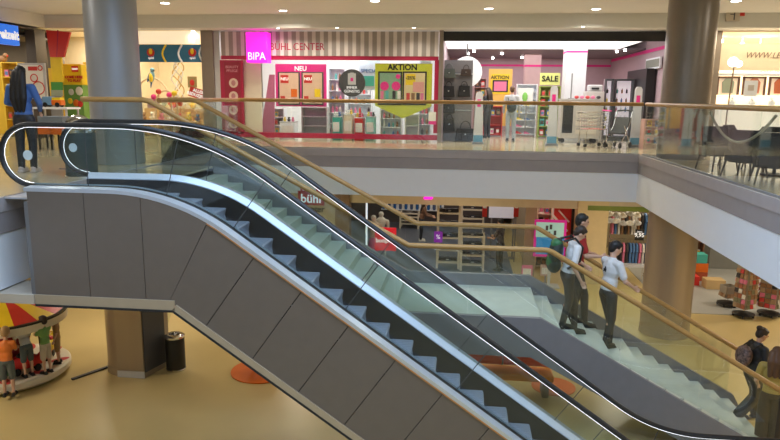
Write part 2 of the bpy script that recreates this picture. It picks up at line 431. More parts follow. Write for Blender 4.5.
MB().box(-5.75, -4.56, 7.57, 8.76, U-.01, U+.012).build('comb_plate', DECK, E0)
MB().box(4.05, 5.4, 7.57, 8.76, .004, .016).build('comb_plate', DECK, E0)
# dark pan under the steps
strip(MB(), [(7.73, -.30), (8.60, -.30), (8.60, -.34), (7.73, -.34)], DARK, BP, 5, -6).build('step_pan', None, E0)
# cladding: seams vertical on the flat run, square to the slope on the incline
ZT = U-1.29
def clad_bottom(xt, zt, nx, nz):
    # straight down on the flat; perpendicular on the slope; blend between
    if xt < -3.7: return (xt, ZT)
    f = min(1, (xt+3.7)/.75)
    L = 1.18/nz if nz < 1 else 1.3
    bx = xt-nx*1.18; bz = zt-nz*1.18
    zl = ZT-.70*(bx+3.43) if bx > -3.43 else ZT
    return (bx, max(0.004, zl))
def top_at(xt, d=.13):
    q = off(d)
    for i in range(len(q)-1):
        if q[i][0] <= xt <= q[i+1][0]:
            f = (xt-q[i][0])/(q[i+1][0]-q[i][0])
            return (xt, q[i][1]+f*(q[i+1][1]-q[i][1]), BP[i][2]*(1-f)+BP[i+1][2]*f, BP[i][3]*(1-f)+BP[i+1][3]*f)
    return (xt, (U if xt < 0 else 0)+d, 0, 1)
seams = [-5.25, -4.52, -3.80, -2.98, -2.41, -1.84, -1.27, -.7, -.13, .44, 1.01]
for ya, yb in ((7.335, 7.36), (8.95, 8.975)):
    mb = MB()
    for i in range(len(seams)-1):
        xa, xb = seams[i]+.004, seams[i+1]-.004; n = 6
        tops = [top_at(xa+(xb-xa)*j/n) for j in range(n+1)]
        tp = [(q[0], q[1]) for q in tops]
        b0, b1 = clad_bottom(*tops[0]), clad_bottom(*tops[-1])
        bot = [b1]
        if b0[0] < -3.431 < b1[0]-.01: bot.append((-3.43, ZT))
        bot.append(b0)
        poly = tp+bot
        mb.prism(poly, ya, yb, 'y', CLAD)
    # the last big piece down to the lower floor
    tops = [top_at(1.014+(4.48-1.014)*j/20) for j in range(21)]
    mb.prism([(q[0], q[1]) for q in tops]+[(4.48, .004), clad_bottom(*tops[0])], ya, yb, 'y', CLAD)
    mb.build('side_cladding', None, E0)
# dark core behind the seams, with the underside
core = [(-5.22, U+.1)]+[(q[0], q[1]-.02) for q in [top_at(-5.2+.3*j) for j in range(32)]]+[(4.4, .01), (.75, .01), (-3.43, ZT+.01), (-5.22, ZT+.01)]
tp = [(q[0]-q[2]*.45, q[1]-q[3]*.45) for q in [top_at(-5.2+.3*j) for j in range(32)]]
MB().prism([(-5.22, U-.35)]+tp+[(4.4, .01), (.75, .012), (-3.43, ZT+.012), (-5.22, ZT+.012)], 7.362, 8.948, 'y', DARK).build('truss', None, E0)
# inner faces of the top opening
MB().box(-5.3, -5.22, 7.34, 8.97, ZT+.01, U+.0).build('end_plate', mat('end_plate_grey', (.20, .20, .21), .45, .3), E0)
# beige bottom trim
tr = MB()
def band(p0, p1, w, y0, y1, m):
    d = Vector((p1[0]-p0[0], p1[1]-p0[1])).normalized(); n = Vector((-d.y, d.x))*w
    tr.prism([p0, p1, (p1[0]+n.x, p1[1]+n.y), (p0[0]+n.x, p0[1]+n.y)], y0, y1, 'y', m)
TRM = mat('bottom_trim', (.50, .40, .28), .4, .2)
for y0, y1 in ((7.315, 7.335), (8.975, 8.995)):
    band((-5.25, ZT), (-3.43, ZT), .12, y0, y1, TRM); band((-3.46, ZT), (.7, .0), .085, y0, y1, TRM)
    band((-5.25, ZT-.03), (-3.45, ZT-.03), .03, y0-.003, y1, DARK); band((-3.46, ZT-.03), (.65, .0), .03, y0-.003, y1, DARK)
tr.box(-5.25, -3.43, 7.335, 8.975, ZT-.03, ZT, DARK)
tr.build('bottom_trim', None, E0)
struct('beam_support', MB().box(-8.2, -5.26, 7.30, 7.9, ZT, ZT+.12), mat('beam_beige', (.58, .50, .40), .6))

# ================================================================== STAIRCASE
S0 = thing('staircase', 'two-flight open staircase with landing, glass sides and wooden handrails beyond the escalator', 'staircase', (0, 0, 0))
YA, YB = 10.0, 11.8; RI, TR = .15, .28
LX0, LX1, LZ = -.98, 1.33, 2.1
NS = []
for i in range(13):      # upper flight
    z = U-RI*(i+1); x0 = LX0-TR*(13-i)
    NS.append((x0, z))
    MB().box(x0-.03, x0+TR, YA+.02, YB-.02, z-.035, z, STONE).box(x0-.012, x0+.0, YA+.02, YB-.02, z, z+RI-.035, STONE).box(x0+.01, x0+TR-.03, YA+.02, YB-.02, z-.16, z-.03, STONE).build('step', None, S0)
UX0 = LX0-TR*13
MB().box(LX0-.012, LX0, YA+.02, YB-.02, LZ, LZ+RI-.035, STONE).box(LX0, LX1, YA+.02, YB-.02, LZ-.2, LZ, STONE).build('landing', None, S0)
for i in range(13):      # lower flight
    z = LZ-RI*(i+1); x0 = LX1+TR*i
    MB().box(x0, x0+TR+.02, YA+.02, YB-.02, z-.035, z, STONE).box(x0-.0, x0+.012, YA+.02, YB-.02, z, z+RI-.03, STONE).box(x0+.03, x0+TR-.01, YA+.02, YB-.02, max(0.002, z-.16), z-.03, STONE).build('step', None, S0)
BX1 = LX1+TR*13
sl = RI/TR
def stringer(y0, y1, up, dn, m):
    top = [(-5.73, U+.0), (UX0-.2, U+up*.0), (UX0+.02, U+up-.04), (LX0+.05, LZ+up), (LX1-.02, LZ+up), (BX1+.1, up+.0), (BX1+.22, .006)]
    bot = [(BX1-1.0, .006), (LX1-.15, LZ-dn), (LX0-.15, LZ-dn), (UX0-.25, U-dn-.1), (-5.73, U-dn-.1)]
    return MB().prism(top+bot, y0, y1, 'y', m)
stringer(YA-.06, YA+.02, .03, .62, STRING).build('near_stringer', None, S0)
stringer(YB-.03, YB+.06, .22, .5, STRING).build('far_stringer', None, S0)
MB().box(-5.73, UX0, YA+.02, YB-.03, U-.3, U).build('top_landing', FLU, S0)
def rail_pts(y):
    return [(-6.05 if y < 11 else -5.45, y, U+1.22), (-5.02, y, U+1.22), (-4.92, y, U+1.20), (LX0+.14, y, LZ+1.13+.02), (LX0+.2, y, LZ+1.12), (LX1+.02, y, LZ+1.12), (LX1+.1, y, LZ+1.09), (BX1+.75, y, .95-.24)]
for y in (YA-.02, YB+.02):
    p = rail_pts(y); MB().tube(p, .042, 12).build('handrail', WOOD, S0, smooth=True)
    # glass panes between stringer top and rail
    segs = []
    def glz(xa, xb):
        def lo(x):
            if x < UX0: return U+.01
            if x < LX0: return U-(x-UX0)*sl
            if x < LX1: return LZ+.02
            return LZ-(x-LX1)*sl+.02
        def hi(x):
            for i in range(len(p)-1):
                if p[i][0] <= x <= p[i+1][0]: return p[i][2]+(p[i+1][2]-p[i][2])*(x-p[i][0])/(p[i+1][0]-p[i][0])-.03
            return 1
        xs = sorted(set([xa, xb]+[q for q in (UX0, LX0, LX1, -4.92, LX0+.14) if xa < q < xb]))
        poly = [(x, lo(x)) for x in xs]+[(x, hi(x)) for x in reversed(xs)]
        MB().prism(poly, y-.006, y+.006, 'y', G_RAIL).build('glass_panel', None, S0)
    for xa, xb in ((-5.7, -4.6), (-4.59, -3.4), (-3.39, -2.2), (-2.19, -1.0), (-.99, .16), (.17, 1.32), (1.33, 2.55), (2.56, 3.78), (3.79, 4.97)): glz(xa, xb)
# ================================================================== SHOP HELPERS
def RX(px0, py0, px1, py1, Y):
    cx, cy = (px0+px1)/2, (py0+py1)/2
    x0 = at(px0, cy, Y)[0]; x1 = at(px1, cy, Y)[0]; z1 = at(cx, py0, Y)[1]; z0 = at(cx, py1, Y)[1]
    return x0, x1, z0, z1
def panel(mb, px0, py0, px1, py1, Y, d, m):
    x0, x1, z0, z1 = RX(px0, py0, px1, py1, Y); return mb.box(x0, x1, Y, Y+d, z0, z1, m)
def floorbox(mb, px0, px1, pytop, Y, d, m, z=U, py=None):     # box standing on a floor
    x0 = at(px0, pytop, Y)[0]; x1 = at(px1, pytop, Y)[0]; z1 = at((px0+px1)/2, pytop, Y)[1]
    return mb.box(x0, x1, Y, Y+d, z, z1, m)
def cmat(name, c, **k): return mat(name, c, .5, **k)
PCOL = [cmat('pack_red', (.6, .05, .05)), cmat('pack_white', (.8, .78, .74)), cmat('pack_pink', (.75, .2, .35)), cmat('pack_blue', (.08, .2, .45)),
        cmat('pack_yellow', (.8, .6, .08)), cmat('pack_teal', (.1, .42, .4)), cmat('pack_dark', (.04, .035, .04)), cmat('pack_brown', (.3, .16, .08))]
PMESH = {}
def product_mesh(kind, ci):
    k = (kind, ci)
    if k in PMESH: return PMESH[k]
    m = PCOL[ci]; mb = MB()
    if kind == 'bottle': mb.lathe([(.035, 0), (.038, .02), (.038, .13), (.015, .16), (.015, .19)], (0, 0, 0), 10, m).lathe([(.018, .185), (.018, .215)], (0, 0, 0), 8, PCOL[1])
    elif kind == 'carton': mb.box(-.06, .06, -.04, .04, 0, .2, m).box(-.045, .045, -.042, -.04, .05, .15, PCOL[(ci+1) % 8])
    elif kind == 'tub': mb.lathe([(.04, 0), (.055, .09)], (0, 0, 0), 12, m).lathe([(.06, .09), (.06, .11)], (0, 0, 0), 12, PCOL[1])
    elif kind == 'shirt':      # garment on a hanger
        mb.prism([(-.17, 0), (.17, 0), (.18, .5), (.22, .42), (.27, .46), (.17, .66), (.05, .70), (-.05, .70), (-.17, .66), (-.27, .46), (-.22, .42), (-.18, .5)], -.03, .03, 'y', m)
        mb.tube([(0, 0, .69), (0, 0, .76), (.02, 0, .79)], .006, 6, DGREY)
    elif kind == 'plush':
        mb.sph((0, 0, .09), .09, m=m).sph((0, -.01, .22), .07, m=m).sph((-.05, 0, .28), .025, m=m).sph((.05, 0, .28), .025, m=m).sph((-.09, -.03, .12), .03, m=m).sph((.09, -.03, .12), .03, m=m)
    elif kind == 'card': mb.box(-.05, .05, -.004, .004, 0, .14, m).box(-.035, .035, -.006, -.004, .04, .12, PCOL[(ci+3) % 8])
    elif kind == 'shoe':
        mb.prism([(-.13, 0), (.13, 0), (.13, .03), (.03, .06), (-.02, .1), (-.12, .11), (-.13, .03)], -.04, .04, 'y', m)
    o = mb.build(kind, None); PMESH[k] = o.data; bpy.data.objects.remove(o); return PMESH[k]
def product(kind, name, label, cat, group, loc, rz=0, s=1, cs=range(8)):
    o = bpy.data.objects.new(name, product_mesh(kind, random.choice(list(cs)))); COL.objects.link(o)
    o.location = loc; o.rotation_euler = (0, 0, rz); o.scale = (s, s, s); return tag(o, label, cat, group)
def shelf(name, label, px0, px1, pytop, Y, d=.35, z=U, n=4, frame=WHITE, back=None, cat='shelf unit', pr=None, step=.16, legs=False):
    """shelf unit with boards; pr=(kind,name,label,cat,group,colours) fills it"""
    x0 = at(px0, pytop, Y)[0]; x1 = at(px1, pytop, Y)[0]; z1 = at((px0+px1)/2, pytop, Y)[1]; h = z1-z
    t = thing(name, label, cat, ((x0+x1)/2, Y, z+.001)); w = (x1-x0)/2
    MB().box(-w, -w+.03, 0, d, 0, h).build('side_panel', frame, t); MB().box(w-.03, w, 0, d, 0, h).build('side_panel', frame, t)
    MB().box(-w+.03, w-.03, d-.02, d, 0.02, h).build('back_panel', back or frame, t)
    for i in range(n+1):
        zz = .08+(h-.1)*i/n
        MB().box(-w+.03, w-.03, 0.005, d-.02, zz-.012, zz+.012).build('shelf_board', frame, t)
        if pr and i < n:
            xx = -w+.13
            while xx < w-.12:
                sc = min(1.2, ((h-.1)/n-.04)/.24)*random.uniform(.8, 1)
                if random.random() < .93: product(*pr[:5], loc=((x0+x1)/2+xx, Y+.1, z+zz+.0135), s=sc, cs=pr[5] if len(pr) > 5 else range(8))
                xx += step*random.uniform(.85, 1.15)
    return t

# ================================================================== UPPER SHOPFRONTS (plane Y = 19.5)
Y0 = 19.5
xw = [ax(p, Y0) for p in (52, 135, 210, 441, 712)]
# partitions between the shops, back walls, inner ceilings
struct('wall_back_toy', MB().box(-12.3, -7.35, 23.2, 23.3, U, ZB), CREAM)
struct('wall_partition_toy', MB().box(-7.7, -7.5, Y0+.05, 24, U, ZB), CREAM)
struct('wall_partition_brick', MB().box(-11.2, -11.0, Y0+.1, 23.2, U, ZB), CREAM)
struct('wall_back_drugstore', MB().box(-7.4, -.7, 24, 24.1, U, ZB), WHITE)
struct('wall_partition_drugstore', MB().box(-.72, -.60, Y0+.1, 28, U, ZB), cmat('mauve_wall', (.42, .33, .38)))
ZBAG = az(41, 19.6, 540)
struct('wall_back_bags', MB().box(-.6, 6.1, 28, 28.1, U, ZB).box(-.6, 6.1, 27.97, 28, U+2.02, U+2.1, PINK), None) if False else None
mb = MB().box(-.6, 6.1, 28, 28.1, U, ZB, cmat('lilac_pink_wall', (.50, .37, .42)))
mb.box(-.6, 5.9, 27.98, 28, az(66.5, 28, 520), az(64.5, 28, 520), PINK); struct('wall_back_bags', mb)
mb = MB().box(5.92, 6.1, Y0+.1, 28, U, ZB, cmat('lilac_pink_wall', (.50, .37, .42)))
ya, za = atX(595, 65, 5.9); yb, zb = atX(660, 50, 5.9)
mb.box(5.9, 5.92, 19.7, 28, za-.04, za+.06, PINK); struct('wall_side_bags', mb)
struct('ceiling_drugstore', MB().box(-7.5, -.72, Y0+.1, 24, ZB-.02, ZB+.02), WHITE)
struct('ceiling_toy', MB().box(-18, -7.7, Y0+.1, 23.2, ZB-.02, ZB+.02), CREAM)
struct('ceiling_bags', MB().box(-.6, 5.9, 22.9, 28, ZBAG, ZBAG+.05), cmat('violet_grey_ceiling', (.16, .14, .16)))
tag(MB().box(-.58, 5.0, 19.62, 22.85, ZBAG+.01, ZBAG+.06).build('light_ceiling', mat('light_ceiling_glow', (1, .97, .95), .5, emit=1.25)), 'wide white glowing light ceiling just inside the handbag shop entrance', 'light panel')
mb = MB(); panel(mb, 441.5, 31.5, 714, 41, Y0, .12, DARK); struct('wall_bulkhead_bags', mb)
struct('wall_boutique_back', MB().box(6.2, 20, 23.5, 23.6, U, ZB), CREAM)
struct('ceiling_boutique', MB().box(6.12, 20, Y0+.1, 23.5, ZB-.02, ZB+.02), CREAM)
struct('wall_behind_column', MB().box(5.95, ax(716, Y0), Y0, Y0+.15, U, ZB), cmat('pillar_brown', (.25, .2, .15)))
# metal pillar between toy shop and drugstore
mb = MB(); x0, x1, _, _ = RX(204, 30, 215.5, 140, Y0); mb.box(x0, x1, Y0-.12, Y0+.2, U, ZB); struct('pillar_shopfront', mb, mat('pillar_metal', (.27, .22, .18), .35, .4))
mb = MB(); x0, x1, _, _ = RX(215.5, 30, 221, 140, Y0); mb.box(x0, x1, Y0-.02, Y0+.1, U, ZB); struct('trim_20', mb, LGREY)
mb = MB(); x0, x1, _, _ = RX(438.5, 30, 442.5, 140, Y0); mb.box(x0, x1, Y0-.1, Y0+.1, U, ZB); struct('trim_21', mb, mat('pillar_metal', (1, 1, 1)))

# ---- drugstore
t = thing('striped_fascia', 'grey and white striped shop band with red lettering', 'shop sign', (ax(330, Y0, 45), Y0-.06, U+2.45))
def loc_panel(t, px0, py0, px1, py1, Y, d, m, name, parent=None, bevel=0):
    x0, x1, z0, z1 = RX(px0, py0, px1, py1, Y); L = t.location
    return MB().box(x0-L.x, x1-L.x, Y-L.y, Y+d-L.y, z0-L.z, z1-L.z).build(name, m, parent or t, bevel=bevel)
def loc_text(t, s, size, px, py, Y, m, name='lettering', parent=None, **k):
    x, z = at(px, py, Y); L = t.location; P = parent
    return text(s, size, (x-L.x, Y-L.y, z-L.z), m, P or t, name=name, **k)
mb = MB(); x0, x1, z0, z1 = RX(221, 31.5, 438.5, 56, Y0-.05); L = t.location
n = 27; w = (x1-x0)/n
for i in range(n):
    mb.box(x0+i*w-L.x, x0+(i+.55)*w-L.x, 0, .04, z0-L.z, z1-L.z, cmat('stripe_grey', (.33, .29, .27)))
    mb.box(x0+(i+.55)*w-L.x, x0+(i+1)*w-L.x, 0, .04, z0-L.z, z1-L.z, cmat('stripe_white', (.66, .60, .58)))
mb.build('striped_board', None, t)
loc_text(t, 'BÜHL CENTER', .29, 297, 47, Y0-.07, MAG, bold=.0, sx=.88)
t = thing('cube_sign', 'glowing magenta square sign with white block letters', 'sign', (ax(256, Y0-.5, 47), Y0-.5, az(62, Y0-.5, 256)))
loc_panel(t, 246, 32, 267, 62.5, Y0-.5, .4, HOT, 'light_box', bevel=.01)
loc_text(t, 'BIPA', .31, 256.5, 56.5, Y0-.512, TEXTW, bold=.0, sx=.88)
t = thing('crimson_shopfront', 'crimson window frame of the striped drugstore with large glass panes', 'shopfront', (ax(330, Y0), Y0, U+.004))
loc_panel(t, 221, 56, 438.5, 60, Y0-.04, .12, MAG, 'top_bar'); loc_panel(t, 221, 133.5, 438.5, 138.5, Y0-.04, .12, MAG, 'bottom_bar')
loc_panel(t, 434, 60, 438.5, 133.5, Y0-.04, .12, MAG, 'side_bar'); loc_panel(t, 221, 60, 243, 133.5, Y0-.04, .12, MAG, 'side_panel')
loc_panel(t, 225, 62, 241, 132, Y0-.055, .012, cmat('dark_crimson', (.30, .015, .04)), 'poster_field')
for k, yy in enumerate((83, 96, 110, 124)):
    x, z = at(233.5, yy, Y0-.062); MB().lathe([(.14, 0), (.14, .01)], (0, 0, 0), 20).build('round_picture', cmat('picture_cream', (.66, .50, .40)), t, loc=(x-t.location.x, -.058, z-t.location.z)).rotation_euler = (PI/2, 0, 0)
    MB().sph((0, 0, 0), (.07, .01, .09), n=8).build('picture_motif', cmat('motif', (.45, .2, .2)), t, loc=(x-t.location.x, -.07, z-t.location.z))
loc_text(t, 'BEAUTY\nPFLEGE', .11, 232, 69, Y0-.06, cmat('rose_letters', (.7, .3, .35)))
for a, b in ((243, 330), (330.5, 434)): loc_panel(t, a, 60, b, 133.5, Y0+.01, .012, G_SHOP, 'window_pane')
mb = MB(); x0, x1, z0, z1 = RX(243, 60, 262, 133, Y0+.15); mb.box(x0, x1, Y0+.1, Y0+.13, U+.01, z1); tag(mb.build('cream_panel', CREAM), 'tall cream blind panel inside the drugstore window left of the pink poster case', 'panel')
mb = MB(); x0, x1, z0, z1 = RX(262, 68, 275, 133, Y0+.5); mb.prism([(x0+.25, U+1.95), (x1, U+1.95), (x1-.05, U+.01), (x0-.1, U+.01)], Y0+.5, Y0+.56, 'y'); tag(mb.build('banner', cmat('mauve_banner', (.45, .16, .26))), 'slanted mauve banner inside the window left of the pink poster case', 'banner')
# poster case NEU
t = thing('poster_case', 'pink double poster case with white heading in the drugstore window', 'poster case', (ax(301, Y0+.08), Y0+.08, az(106.5, Y0+.08, 301)))
loc_panel(t, 275.5, 64, 326.5, 106.5, Y0+.07, .03, PINK, 'case', bevel=.02)
loc_text(t, 'NEU', .19, 300.5, 68.7, Y0+.066, TEXTW, name='heading', bold=.003)
for px in (289, 312.5):
    f = loc_panel(t, px-11, 72, px+11, 105, Y0+.055, .012, DGREY, 'poster_frame')
    q = loc_panel(t, px-9.6, 73, px+9.6, 103.5, Y0+.048, .006, cmat('poster_tan', (.74, .52, .38)), 'poster')
    loc_panel(t, px-8.5, 75, px-.5, 83, Y0+.042, .004, RED, 'red_tag'); loc_text(t, 'NEU', .12, px-4.5, 79, Y0+.036, TEXTW, name='tag_lettering', bold=.002)
    loc_panel(t, px-8.5, 96, px-4, 100.5, Y0+.042, .004, RED, 'small_logo'); loc_panel(t, px+2, 89, px+8, 97, Y0+.042, .004, ORA if px < 300 else YEL, 'product_picture')
# round black sticker
t = thing('round_sign', 'round black hanging sign with white print in the drugstore window', 'sign', (ax(352, Y0+.06), Y0+.06, az(83, Y0+.06, 352)))
MB().lathe([(.40, 0), (.40, .02)], (0, 0, 0), 36).build('disc', DGREY, t).rotation_euler = (PI/2, 0, 0)
MB().box(-.12, .12, -.026, -.02, -.05, .28).box(-.06, .06, -.027, -.02, .20, .30).build('white_picture', LGREY, t); MB().box(-.04, .04, -.032, -.026, .05, .15).build('red_dot', PINK, t)
text('IMMER\nGÜNSTIG', .11, (0, -.026, -.19), TEXTW, t)
# AKTION arrow
t = thing('poster_arrow', 'lime green arrow board with black heading and two dark framed posters', 'poster case', (ax(403, Y0+.08), Y0+.08, az(119, Y0+.08, 403)))
x0, x1, z0, z1 = RX(375, 63.5, 432, 106, Y0+.07); L = t.location; zt = az(118.5, Y0+.07, 403)
MB().prism([(x0-L.x, z1-L.z), (x1-L.x, z1-L.z), (x1-L.x, z0-L.z), ((x0+x1)/2-L.x, zt-L.z), (x0-L.x, z0-L.z)], -.01, .02, 'y').build('arrow_board', LIME, t)
loc_text(t, 'AKTION', .23, 402.5, 67.5, Y0+.066, BLACK, name='heading', bold=.008)
for px, m in ((390, cmat('poster_green', (.25, .42, .28))), (414.5, cmat('poster_sand', (.72, .60, .34)))):
    loc_panel(t, px-12, 71.5, px+12, 105, Y0+.052, .012, DARK, 'poster_frame'); loc_panel(t, px-10.4, 73, px+10.4, 103.5, Y0+.046, .005, m, 'poster')
for px, py in ((384.5, 86), (396, 86), (398, 76.5)):
    x, z = at(px, py, Y0+.04); MB().lathe([(.13 if py > 80 else .07, 0), (.13 if py > 80 else .07, .006)], (0, 0, 0), 18).build('pink_disc', PINK, t, loc=(x-L.x, -.035, z-L.z)).rotation_euler = (PI/2, 0, 0)
for px in (382, 387, 394, 399): loc_panel(t, px-1.6, 91, px+1.6, 99, Y0+.04, .004, PCOL[(px*7) % 8], 'product_picture')
loc_panel(t, 405.5, 74, 415.5, 85, Y0+.04, .004, YEL, 'price_field'); loc_text(t, '-25%', .14, 410.5, 78, Y0+.036, DGREY, name='price_lettering', bold=.003)
loc_panel(t, 413, 82, 424, 92, Y0+.038, .004, cmat('rose_field', (.72, .35, .32)), 'rose_field')
for px in (408, 413, 418, 422): loc_panel(t, px-1.7, 93, px+1.7, 101.5, Y0+.036, .004, PCOL[(px*3) % 8], 'product_picture')
t = thing('notice', 'small white and pink notice at the lower right corner of the drugstore window', 'notice', (ax(432, Y0-.06), Y0-.07, az(125, Y0-.06, 432)))
loc_panel(t, 428.5, 112, 436, 121, Y0-.06, .01, PAPER, 'paper'); loc_panel(t, 428.5, 121, 436, 124.5, Y0-.06, .01, PINK, 'pink_strip')
t = thing('special_board', 'pale blue hanging board with blue lettering between the round sign and the lime arrow', 'sign', (ax(367, 20.6), 20.6, az(90, 20.6, 367)))
loc_panel(t, 359, 60.5, 380, 90, 20.6, .03, cmat('pale_blue', (.55, .66, .80)), 'board'); loc_text(t, 'SPECIAL', .16, 370, 71, 20.59, BLUE); loc_panel(t, 363, 76, 374, 86, 20.58, .01, TEAL, 'screen_picture')
# interior of drugstore
DP = ('bottle', 'bottle', 'small bottle on the white shelves behind the drugstore window', 'bottle', 'bottles on the drugstore shelves')
shelf('shelf_unit', 'tall white shelf unit between the pink poster case and the round black sign', 328, 345, 68, 21.3, n=6, pr=DP, step=.13, d=.4)
shelf('shelf_unit', 'white shelf unit behind the round black sign', 347, 372, 74, 22.6, n=6, pr=DP, step=.15)
shelf('shelf_unit', 'white shelf unit seen below the lime arrow board', 380, 402, 100, 20.9, n=4, pr=DP, step=.14)
shelf('drawer_unit', 'white drawer unit below the tip of the lime arrow board', 405, 419, 114, 20.4, n=2)
shelf('shelf_unit', 'white shelf unit behind the lime arrow board at the crimson side bar', 419.5, 432, 60, 21.8, n=7, pr=DP, step=.14)
shelf('shelf_unit', 'low white shelf unit left below the pink poster case', 262, 284, 108, 21.0, n=3, pr=('carton', 'carton', 'small carton on the low white shelves below the pink poster case', 'carton', 'cartons below the pink poster case'), step=.17)
shelf('shelf_unit', 'grey metal gondola in the middle of the drugstore window', 301, 327, 107, 20.6, n=3, frame=LGREY)
def bin_(px0, px1, py0, m, lab, Y=19.95, fill='plush', cs=range(8)):
    x0 = at(px0, py0, Y)[0]; x1 = at(px1, py0, Y)[0]; h = at(px0, py0, Y)[1]-U
    t = thing('promotion_bin', lab, 'bin', ((x0+x1)/2, Y, U+.002)); w = (x1-x0)/2-.02
    MB().box(-w, w, -.22, .22, .0, h-.02).build('body', m, t, bevel=.01)
    MB().box(-w*.8, w*.8, -.225, -.22, h*.35, h*.75).build('label_field', PCOL[1], t)
    MB().tube([(-w, -.22, h-.02), (w, -.22, h-.02), (w, .22, h-.02), (-w, .22, h-.02)], .015, 6, closed=True).build('rim', LGREY, t)
    for i in range(3): product(fill, 'toy' if fill == 'plush' else 'carton', 'small colourful article on top of the ' + lab.split(' promotion')[0] + ' promotion bin', 'toy', 'articles on the ' + lab.split(' promotion')[0] + ' bin', ((x0+x1)/2+(i-1)*w*.55, Y, U+h-.02), s=.5, cs=cs)
bin_(333, 342, 116, TEAL, 'teal promotion bin in the drugstore window'); bin_(344, 354, 114, cmat('cream_print', (.7, .6, .45)), 'cream printed promotion bin in the drugstore window')
bin_(355, 365, 117, RED, 'red promotion bin in the drugstore window'); bin_(366, 376, 116, cmat('mint', (.25, .55, .5)), 'mint promotion bin in the drugstore window')
bin_(281, 297, 121, WHITE, 'wide white promotion bin in the drugstore window')
area('drugstore_lamp', (-4, 21.6, ZB-.06), 5.6, 200, (1, .96, .93), sy=3.6)
for i, px in enumerate((298, 351, 400)):
    x, z = at(px, 61.5, 20.4); tag(MB().box(x-.55, x+.55, 20.3, 20.5, ZB-.75, ZB-.68).build('tube_lamp', mat('tube_glow', (1, .98, .95), .4, emit=5)), ('glowing tube lamp above the pink poster case', 'glowing tube lamp above the round black sign', 'glowing tube lamp above the lime arrow board')[i], 'ceiling lamp')
    o = bpy.data.objects['tube_lamp' if i == 0 else 'tube_lamp.%03d' % i]
    MB().box(x-.5, x-.48, 20.39, 20.41, ZB-.68, ZB-.02).build('hanger', DGREY, o); MB().box(x+.48, x+.5, 20.39, 20.41, ZB-.68, ZB-.02).build('hanger', DGREY, o)

# ---- toy and costume shop (left, x 135..205) with blue band
t = thing('blue_sign_band', 'blue sign band with round logos over the bright toy shop window', 'shop sign', (ax(170, Y0), Y0-.06, az(62, Y0, 170)))
loc_panel(t, 118, 44.5, 204.5, 62, Y0-.05, .05, cmat('sign_blue', (.03, .17, .33)), 'board')
L = t.location
for px, m in ((139, ORA), (166, YEL), (182, WHITE), (203, WHITE)):
    p = [at(px+3*math.sin(k/6*PI)*-1.2, 45+17*k/6, Y0-.055) for k in range(7)]
    MB().tube([(q[0]-L.x, .0, q[1]-L.z) for q in p], .03, 6).build('curved_stripe', m, t)
for px in (151, 192.5):
    x, z = at(px, 52.5, Y0-.06)
    g = MB().lathe([(.12, 0), (.12, .015)], (0, 0, 0), 20).build('logo_disc', RED, t, loc=(x-L.x, -.01, z-L.z)); g.rotation_euler = (PI/2, 0, 0)
    MB().sph((0, 0, .03), (.06, .015, .09), n=8).build('logo_flame', YEL, t, loc=(x-L.x, -.03, z-L.z)); text('spiel', .10, (x-L.x, -.02, z-L.z-.16), TEXTW, t)
tag(MB().box(-10.9, ax(204, Y0), Y0-.03, Y0+.03, az(44, Y0, 170), ZB-.01).build('light_box', mat('warm_light_box', (1, .86, .62), .5, emit=.55)), 'pale warm light box above the blue sign band', 'light panel')
struct('window_2', MB().box(ax(136, Y0), ax(204, Y0), Y0, Y0+.012, U+.01, az(62, Y0, 170)), G_SHOP)
# window display
t = thing('parrot_figure', 'hanging parrot figure with yellow belly in the toy shop window', 'figure', (ax(153, 20.2), 20.2, az(84, 20.2, 153)))
MB().sph((0, 0, .22), (.09, .09, .19), rot=(0, .2, 0)).sph((.03, 0, .43), (.07, .07, .075)).build('body', cmat('parrot_teal', (.12, .30, .42)), t, smooth=True)
MB().sph((.0, -.05, .2), (.07, .06, .14)).build('belly', YEL, t, smooth=True); MB().sph((-.1, .0, .2), (.03, .06, .16), rot=(0, .3, 0)).build('wing', BLUE, t); MB().tube([(-.02, 0, .06), (-.05, 0, -.12)], [.035, .01], 8).build('tail', BLUE, t); MB().sph((.09, -.03, .42), (.04, .02, .025)).build('beak', DGREY, t)
for (px, rr, lab) in ((157, .62, 'large wooden hoop arch standing in the toy shop window'), (173, .36, 'smaller flowered hoop standing in the toy shop window')):
    x = ax(px, 20.6); zb = U+.35+.0
    o = MB().tube([(rr*math.cos(PI*k/20), 0, .55+rr*1.5*math.sin(PI*k/20)) for k in range(21)], .03, 8).tube([(rr, 0, .56), (rr, 0, -.35)], .03, 8).tube([(-rr, 0, .56), (-rr, 0, -.35)], .03, 8).build('hoop_arch', cmat('straw', (.70, .55, .38)), smooth=True, loc=(x, 20.3 if px < 160 else 20.1, zb)); tag(o, lab, 'decoration')
t = thing('ribbon_mobile', 'tall hanging mobile of white and gold ribbons in the toy shop window', 'mobile', (ax(179, 20.1), 20.1, az(62, 20.1, 179)))
for k in range(5):
    MB().tube([(.1*math.sin(j*.9+k*1.7)+.05*k-.1, .08*math.cos(j*.8+k), -.1*j-.02) for j in range(12)], .018, 6).build('ribbon', [WHITE, cmat('gold', (.6, .4, .15)), LGREY][k % 3], t, smooth=True)
MB().cyl((0, 0, -.02), .1, .03).build('hanger_plate', LGREY, t)
t = thing('sale_sign', 'tilted red sign with white print in the toy shop window', 'sign', (ax(198, 19.9), 19.9, az(93.5, 19.9, 198)))
MB().box(-.28, .28, 0, .02, -.15, .15).build('board', RED, t); text('ALLES\nREDUZIERT', .13, (0, -.006, 0), TEXTW, t, bold=.004); t.rotation_euler = (0, .28, 0)
t = thing('picture_poster', 'small poster with a red motif above the tilted red sign', 'poster', (ax(193, 20.3), 20.3, az(87.5, 20.3, 193)))
